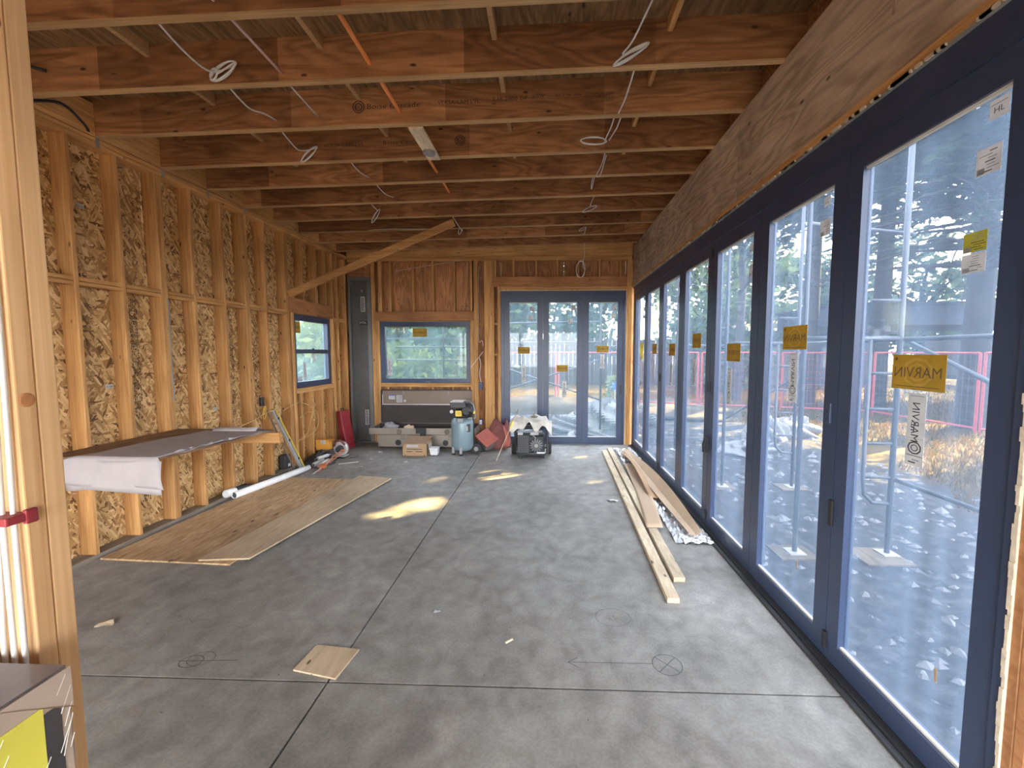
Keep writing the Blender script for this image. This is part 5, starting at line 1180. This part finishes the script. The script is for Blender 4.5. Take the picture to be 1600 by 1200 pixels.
def conifer(name, label, bx, by, H, z0, rad, n, seed, gaps=True, dens=1.0):
    rg = random.Random(seed); t = thing(name, (bx, by, GZ), label, 'tree', 'trees in the yard')
    MB().tube([(bx, by, GZ), (bx+.1, by, H*.5), (bx, by+.1, H)], [.32, .2, .03], 10).build('trunk', 'bark', t, smooth=True)
    m = MB(); br = MB(); nb = n//60
    for k in range(nb):
        f = (k+rg.random())/nb; z = z0+(H-z0)*f**1.15; ln = rad*(1-f)**.75*rg.uniform(.7, 1.1)+.4; a = rg.uniform(0, 2*PI)
        ca_, sa_ = math.cos(a), math.sin(a); dr = rg.uniform(.08, .32)
        P = lambda s_: V((bx+ca_*ln*s_, by+sa_*ln*s_, z+.25*math.sin(s_*2.4)-dr*ln*s_*s_))
        br.tube([P(0), P(.35), P(.7), P(1)], [.05*(1-f)+.015, .035, .022, .008], 4, caps=False)
        hi = z > 6.4
        for j in range(130 if hi else (34 if z < 6.0 else 60)):
            s_ = rg.uniform(.12, 1.0)**.8; p = P(s_); sd = rg.choice((-1, 1)); l = rg.uniform(.22, .52)*(1.15-.5*s_)
            q = p + V((-sa_*sd*l*.8+ca_*l*.55, ca_*sd*l*.8+sa_*l*.55, -rg.uniform(.05, .3)*l + rg.uniform(-.05, .05)))
            if gaps and (in_gap((p+q)/2, .16)): continue
            d = (q-p).normalized(); up_ = V((rg.uniform(-.5, .5), rg.uniform(-.5, .5), 1)); w = d.cross(up_).normalized()*rg.uniform(.03, .075)*(2.0 if hi else 1.0)
            mid = p+(q-p)*.45
            m.add([p, mid+w, q, mid-w], [(0, 1, 2, 3)])
    br.build('branches', 'bark', t); tag(m.build('needle_sprays', 'needle', t), kind='stuff')
    return t
def broadleaf(name, label, bx, by, H, rad, n, mat, seed, base=.25, ls=.16, gaps=False, trunk=True, group='trees in the yard', cat='tree', cz=None):
    rg = random.Random(seed); t = thing(name, (bx, by, GZ), label, cat, group)
    if trunk:
        tr = MB().tube([(bx, by, GZ), (bx+.15, by, H*.35), (bx-.1, by+.1, H*.7)], [.05*rad+.05, .035*rad+.03, .02], 8)
        for k in range(6):
            a = rg.uniform(0, 6.28); h = H*rg.uniform(.3, .55); tr.tube([(bx, by, h), (bx+rad*.4*math.cos(a), by+rad*.4*math.sin(a), h+H*.15), (bx+rad*.7*math.cos(a), by+rad*.7*math.sin(a), h+H*.22)], [.03*rad, .02*rad, .005], 5)
        tr.build('trunk', 'bark', t, smooth=True)
    m = MB(); cl_ = [(rg.uniform(-1, 1), rg.uniform(-1, 1), rg.uniform(0, 1)) for _ in range(26)]
    zc0 = H*base
    for k in range(n):
        c = rg.choice(cl_); r2 = math.sqrt(max(0, 1-(2*c[2]-1)**2))*.85+.15
        p = V((bx+rad*c[0]*r2+rg.gauss(0, .22)*rad, by+rad*c[1]*r2+rg.gauss(0, .22)*rad, zc0+(H-zc0)*c[2]+rg.gauss(0, .09)*(H-zc0)))
        if p.z < GZ+.05: p.z = GZ+rg.uniform(.05, .5)
        if gaps and in_gap(p, ls): continue
        a = V((rg.gauss(0, 1), rg.gauss(0, 1), rg.gauss(0, 1))).normalized(); b = a.orthogonal().normalized()*ls*rg.uniform(.4, .7); a = a*ls*rg.uniform(.7, 1.3)
        m.add([p-a, p+b, p+a, p-b], [(0, 1, 2, 3)])
    tag(m.build('foliage', mat, t), kind='stuff'); return t
conifer('conifer', 'tall conifer with drooping layered boughs behind the scaffold, seen through the nearest panes', 10.9, 11.4, 14.5, 3.9, 4.2, 15000, 1)
conifer('conifer', 'second conifer standing left of the big one, seen through the second nearest pane', 9.2, 15.6, 13.5, 6.3, 3.2, 9000, 2)
conifer('conifer', 'conifer right of the big one, added mostly out of view to screen the sun', 12.4, 8.7, 14.8, 6.3, 3.8, 11000, 3)  # sun screen standing mostly out of view, shades the door wall
conifer('conifer', 'fifth conifer right of the big one and behind it, added out of view to block stray sun', 13.4, 10.8, 15.0, 6.9, 3.6, 9500, 21)  # added out of view to cover stray sun patches on the floor
conifer('conifer', 'fourth conifer farthest right, added out of view to keep sun off the near floor', 13.6, 6.4, 14.5, 6.3, 3.8, 11000, 4)  # added unseen tree that blocks sun over the near floor
conifer('conifer', 'sixth conifer between the big one and the second, farther back, added to block stray sun', 11.1, 14.9, 15.0, 6.9, 3.4, 8000, 22)  # added to stop stray sun coming in by the far doors
broadleaf('yard_tree', 'leafy tree nearest the far corner, shading the far doors', 7.6, 17.6, 12.5, 3.0, 5200, 'leaf_b', 5, .52, .2, True)
broadleaf('yard_tree', 'tree behind the far fence at the centre of the far doors', 2.2, 31, 9.5, 4.2, 3000, 'leaf_b', 6, .2, .32)
broadleaf('yard_tree', 'tree behind the far fence seen through the left far door', -3.5, 30, 8.5, 3.6, 3000, 'leaf_a', 7, .15, .32)
broadleaf('yard_tree', 'pale tree outside the picture window', -7.6, 22, 6.6, 3.0, 3200, 'leaf_a', 8, .1, .26)
broadleaf('yard_tree', 'darker tree outside the right half of the picture window', -4.6, 19.5, 5.6, 2.2, 2600, 'leaf_b', 9, .1, .24)
broadleaf('yard_shrub', 'bright shrub outside the small left window', -7.0, 11.6, 2.6, 1.5, 2600, 'leaf_c', 10, .05, .13, trunk=False, group='shrubs in the yard', cat='shrub')
broadleaf('yard_shrub', 'taller shrub behind the bright one outside the small left window', -10.2, 15.4, 4.4, 2.4, 3000, 'leaf_a', 11, .05, .2, trunk=False, group='shrubs in the yard', cat='shrub')
broadleaf('yard_shrub', 'low shrub outside the picture window', -4.4, 13.6, 1.9, 1.3, 2200, 'leaf_a', 12, .05, .13, trunk=False, group='shrubs in the yard', cat='shrub')
broadleaf('yard_shrub', 'dense dark shrub between the red fence and the slate house', 8.8, 21.5, 4.6, 2.4, 2600, 'leaf_b', 18, .05, .22, trunk=False, group='shrubs in the yard', cat='shrub')
broadleaf('yard_tree', 'distant tree above the slate house', 12, 33, 11, 4.5, 3000, 'leaf_a', 13, .2, .36)
broadleaf('yard_tree', 'distant tree above the white trailer', 30, 36, 11, 5.5, 3200, 'leaf_b', 14, .2, .42)
broadleaf('yard_tree', 'distant tree between the house and the trailer', 21, 36, 9, 4.5, 2800, 'leaf_b', 15, .15, .4)
broadleaf('yard_tree', 'distant tree at the right behind the carport', 33, 24, 10, 5.0, 2800, 'leaf_b', 16, .15, .42)

# ---- timber fence and buildings behind
t = thing('timber_fence', (-2, 26, GZ), 'tall weathered timber fence across the back of the yard', 'fence')
fb = MB()
for k in range(112):
    x = -18+.26*k; fb.box(x, x+.248, 26+.02*(k % 2), 26.03+.02*(k % 2), GZ, 2.55+.03*((k*7) % 3))
tag(fb.build('boards', 'fence_w', t), kind='stuff')
for z in (.3, 1.9): MB().box(-18, 11, 26.05, 26.12, z, z+.12).build('fence_rail', 'fence_w', t)
t = thing('slate_house', (14, 26, GZ), 'slate blue house with a low roof beyond the yard', 'house')
MB().box(10.5, 19, 25, 31, GZ, 2.9).build('walls', 'house', t)
m = MB()
for k in range(13): m.box(10.47, 19, 24.96, 24.995, GZ+.2*k+.1, GZ+.2*k+.28)
tag(m.build('siding_boards', 'house', t), kind='stuff')
m = MB().hexa([(10.0, 24.4, 2.85), (19.5, 24.4, 2.85), (19.5, 31.5, 2.85), (10.0, 31.5, 2.85), (10.0, 24.4, 3.0), (19.5, 24.4, 3.0), (19.5, 31.5, 3.0), (10.0, 31.5, 3.0)]); m.hexa([(10.0, 24.4, 3.0), (19.5, 24.4, 3.0), (19.5, 31.5, 3.0), (10.0, 31.5, 3.0), (10.6, 27.5, 4.1), (18.9, 27.5, 4.1), (18.9, 28.4, 4.1), (10.6, 28.4, 4.1)]); m.build('roof', 'roof', t)
for x in (12, 15.5): 
    wv = MB().box(x, x+1.3, 24.93, 24.97, .9, 2.1).build('window', 'house_l', t); MB().box(x+.08, x+1.22, 24.91, 24.93, .98, 2.02).build('pane', 'steel_dark', wv)
t = thing('carport', (16, 14.5, GZ), 'dark flat roofed carport standing behind the scaffold', 'carport')
MB().box(10.2, 24, 15.2, 19.6, 2.75, 3.45).build('roof_slab', 'house', t); MB().box(10.1, 24.1, 15.1, 19.7, 3.45, 3.52).build('roof_edge', 'roof', t)
for (x, y) in ((10.4, 15.4), (10.4, 19.3), (17, 15.4), (23.8, 15.4), (23.8, 19.3)): MB().box(x-.07, x+.07, y-.07, y+.07, GZ, 2.75).build('post', 'house_l', t)
t = thing('trailer', (28, 25, GZ), 'white box trailer parked far off at the right', 'trailer')
MB().box(22.5, 33, 24, 26.6, .45, 2.55).build('body', 'trailer', t, bevel=.06); MB().box(22.5, 33, 23.98, 24.0, 1.15, 1.22).build('trim_stripe', 'house_l', t)
wv = MB().box(24.0, 25.6, 23.95, 24.0, 1.5, 2.1).build('window', 'house_l', t); MB().box(24.08, 25.52, 23.93, 23.95, 1.56, 2.04).build('pane', 'steel_dark', wv)
for x in (26.5, 27.6): MB().lathe([(.2, -.1), (.33, -.1), (.33, .1), (.2, .1)], (x, 24.1, GZ+.33), 16, 0, 'y').build('wheel', 'black_rub', t)
MB().box(22.7, 32.8, 24.1, 26.4, .3, .45).build('chassis', 'roof', t)

# ---- red site fence panels
corn = [(10.5, 7.6), (10.35, 10.6), (10.1, 13.7), (7.75, 14.6), (5.35, 15.3), (2.9, 16.2), (.35, 17.0), (-2.2, 17.8), (-4.8, 18.5)]
names_ = ['rightmost red fence panel, beside the dry grass', 'red fence panel next to the rightmost one', 'red fence panel turning the corner behind the scaffold', 'red fence panel seen through the middle side panes', 'red fence panel just right of the far corner post', 'red fence panel seen through the right far door leaf', 'red fence panel seen through the centre far door leaf', 'leftmost red fence panel, outside the picture window']
for k, (a, b) in enumerate(zip(corn[:-1], corn[1:])):
    a, b = V((*a, 0)), V((*b, 0)); d = (b-a).normalized(); t = thing('site_fence_panel', (a+b)/2+V((0, 0, GZ)), names_[k], 'fence', 'red site fence panels')
    z0_, z1_ = GZ+.08, GZ+1.95
    for p in (a+d*.06, b-d*.06): MB().tube([p+V((0, 0, GZ)), p+V((0, 0, z1_))], .034, 8).build('post', 'red_fence', t)
    for z in (z0_+.05, z1_): MB().tube([a+d*.06+V((0, 0, z)), b-d*.06+V((0, 0, z))], .026, 8).build('rail', 'red_fence', t)
    wm = MB(); ln = (b-a).length
    for i in range(1, 22): p = a+d*(ln*i/22); wm.tube([p+V((0, 0, z0_)), p+V((0, 0, z1_))], .004, 3, caps=False)
    for i in range(1, 9): z = z0_+(z1_-z0_)*i/9; wm.tube([a+V((0, 0, z)), b+V((0, 0, z))], .005, 3, caps=False)
    tag(wm.build('wire_mesh', 'red_fence' if k in (2, 3, 4) else 'scaf', t), kind='stuff')

# ---- scaffolding
def tub(t, nm, a, b, r=.024): return MB().tube([a, b], r, 8).build(nm, 'scaf', t, smooth=True)
def scaffold_frame(label, xa, xb, y, top, ladder=True):
    t = thing('scaffold', ((xa+xb)/2, y, GZ), label, 'scaffold', 'scaffold frames')
    for x in (xa, xb):
        tub(t, 'leg', (x, y, GZ+.02), (x, y, top)); MB().box(x-.075, x+.075, y-.075, y+.075, GZ+.016, GZ+.026).build('base_plate', 'galv', t)
    for z in (1.95, top-.1): tub(t, 'cross_bar', (xa, y, z), (xb, y, z), .021)
    if ladder:
        lx = xb-.27
        MB().tube([(lx, y, 1.95), (lx, y, .62), (lx+.02, y, .45), (lx+.10, y, .37), (xb, y, .36)], .018, 8).build('ladder_rail', 'scaf', t, smooth=True)
        for z in (.62, .95, 1.28, 1.62): tub(t, 'rung', (lx, y, z), (xb, y, z), .014)
        tub(t, 'cross_bar', (lx, y, 2.3), (xb, y, 2.3), .016)
    return t
scaffold_frame('nearest scaffold frame with ladder rungs outside the first pane', 2.42, 3.30, 4.16, 4.3)
scaffold_frame('middle scaffold frame with ladder rungs outside the third pane', 2.55, 3.55, 6.25, 4.3)
scaffold_frame('farthest side scaffold frame outside the fifth pane', 2.55, 3.50, 8.6, 4.3)
scaffold_frame('scaffold frame at the near end beyond the photograph edge', 2.42, 3.30, 2.05, 4.3)
for k, (a, b, lb) in enumerate((((3.33, 4.16, .60), (3.33, 2.05, .60), 'low scaffold tube reaching right from the nearest frame'), ((3.33, 4.16, 1.94), (3.33, 2.05, 1.94), 'scaffold guard tube at eye level in the nearest bay'), ((3.36, 4.10, 1.90), (3.36, 2.10, 1.05), 'diagonal scaffold brace falling to the right in the nearest bay'),
       ((3.33, 4.18, 1.94), (3.58, 6.25, 1.94), 'scaffold guard tube in the second bay'), ((3.58, 6.25, 1.94), (3.53, 8.6, 1.94), 'scaffold guard tube in the third bay'), ((3.60, 6.25, 1.5), (3.55, 8.6, .5), 'diagonal scaffold brace in the third bay'), ((3.36, 4.16, 2.9), (3.6, 6.2, 3.6), 'rising scaffold brace high in the second bay'))):
    tag(MB().tube([a, b], .021, 8).build('scaffold_tube', 'scaf', smooth=True), lb, 'tube', 'scaffold tubes')
scaffold_frame('scaffold frame standing outside the right far door leaf', 1.22, 2.1, 10.0, 4.3, False)
scaffold_frame('scaffold frame standing outside the picture window', -2.6, -1.6, 10.6, 4.3, False)
for k, (a, b, lb) in enumerate((((-1.6, 10.6, 2.05), (1.22, 10.0, 2.05), 'upper guard tube across the far doors'), ((-1.6, 10.6, 2.52), (1.22, 10.0, 2.52), 'topmost tube across the far doors'), ((-1.6, 10.6, 1.6), (1.22, 10.03, .70), 'brace falling to the right across the far doors'), ((-1.6, 10.62, .70), (1.22, 10.05, 1.65), 'brace rising to the right across the far doors'),
       ((-3.9, 10.9, 1.95), (-1.6, 10.6, 1.95), 'guard tube across the picture window'), ((-3.9, 10.9, 1.62), (-1.6, 10.6, 1.62), 'lower guard tube across the picture window'))):
    tag(MB().tube([a, b], .021, 8).build('scaffold_tube', 'scaf', smooth=True), lb, 'tube', 'scaffold tubes')
tag(MB().box(-4.2, -1.5, 10.55, 10.8, 2.14, 2.18).build('scaffold_plank', 'house_l'), 'scaffold plank outside the picture window', 'plank')
for k, (c, w, lb) in enumerate((((3.20, 4.11), .24, 'plywood pad under the nearest scaffold leg'), ((2.42, 4.16), .2, 'plywood pad under the inner nearest scaffold leg'), ((3.55, 6.25), .2, 'plywood pad under the middle scaffold leg'), ((2.55, 6.25), .2, 'plywood pad under the inner middle scaffold leg'))):
    tag(MB().box(c[0]-w, c[0]+w*.8, c[1]-w*.75, c[1]+w*.75, GZ, GZ+.016).build('plywood_pad', 'pad_ply'), lb, 'pad', 'scaffold pads')

# ---- sheeting, sacks, dirt and a pinwheel plant outside
def heap(name, label, c, rx, ry, rz, seed, mat, cat, rough=.3):
    return tag(lump((c[0], c[1], GZ), rx, ry, rz, seed, 40, 16, rough).build(name, mat, smooth=True), label, cat)
for k, (c, rx, ry, rz, lb) in enumerate((((.2, 10.9), .9, .7, .32, 'crumpled white sheeting heap outside the centre far door'), ((1.7, 11.6), 1.1, .8, .62, 'tallest white sheeting heap outside the right far door'), ((-.7, 11.2), .7, .6, .26, 'low white sheeting heap outside the left far door'), ((.9, 9.5), .45, .35, .25, 'rounded white sack close to the right far door'), ((5.0, 9.9), .45, .4, .42, 'white sack left of a scaffold leg in the side yard'), ((5.8, 10.3), .6, .4, .40, 'larger white sack behind the scaffold in the side yard'), ((3.9, 8.4), .55, .4, .22, 'low white sack on the gravel seen through the third pane'))):
    rg = random.Random(50+k); ph = [(rg.uniform(0, 6), rg.randint(2, 9), rg.uniform(3, 11)) for _ in range(7)]
    def fn(u, v, c=c, rx=rx, ry=ry, rz=rz, ph=ph):
        a = 2*PI*(u % 1.0); b_ = PI*.5*v; kk = 1+.06*sum(math.sin(p[0]+p[1]*a+p[2]*b_) for p in ph)
        return (c[0]+rx*kk*math.cos(a)*math.cos(b_), c[1]+ry*kk*math.sin(a)*math.cos(b_), GZ+rz*kk*math.sin(b_))
    tag(MB().grid(fn, 56, 18).build('sheeting_heap', 'sheet'), lb, 'sheeting', 'white sheeting and sacks')
heap('dirt_mound', 'low tan dirt mound beyond the sheeting heaps', (.2, 14.6), 2.6, 1.2, .45, 61, 'dirt', 'mound', .12)
heap('dirt_mound', 'tan dirt mound at the right of the pinwheel plant', (4.2, 13.2), 1.6, 1.0, .35, 62, 'dirt', 'mound', .12)
t = broadleaf('pinwheel_plant', 'green plant growing under the blue pinwheel', 1.98, 12.2, 1.05, .32, 700, 'leaf_c', 70, .1, .06, trunk=False, group='shrubs in the yard', cat='plant')
t = thing('pinwheel', (1.86, 11.95, GZ), 'blue six pointed garden pinwheel in front of the plant', 'pinwheel')
MB().tube([(1.86, 11.95, GZ), (1.86, 11.95, .88)], .010, 6).build('stake', 'white_p', t)
for k in range(6):
    a = PI*k/3+.2; c, s_ = math.cos(a), math.sin(a)
    MB().add([(1.86+.02*c, 11.93, .88+.02*s_), (1.86+.08*c-.035*s_, 11.91, .88+.08*s_+.035*c), (1.86+.14*c, 11.93, .88+.14*s_), (1.86+.08*c+.035*s_, 11.945, .88+.08*s_-.035*c)], [(0, 1, 2, 3)]).build('petal', 'blue_s', t, solid=.006)
MB().lathe([(.03, 0), (.03, -.03)], (1.86, 11.94, .88), 10, 0, 'y').build('hub', 'blue_s', t)
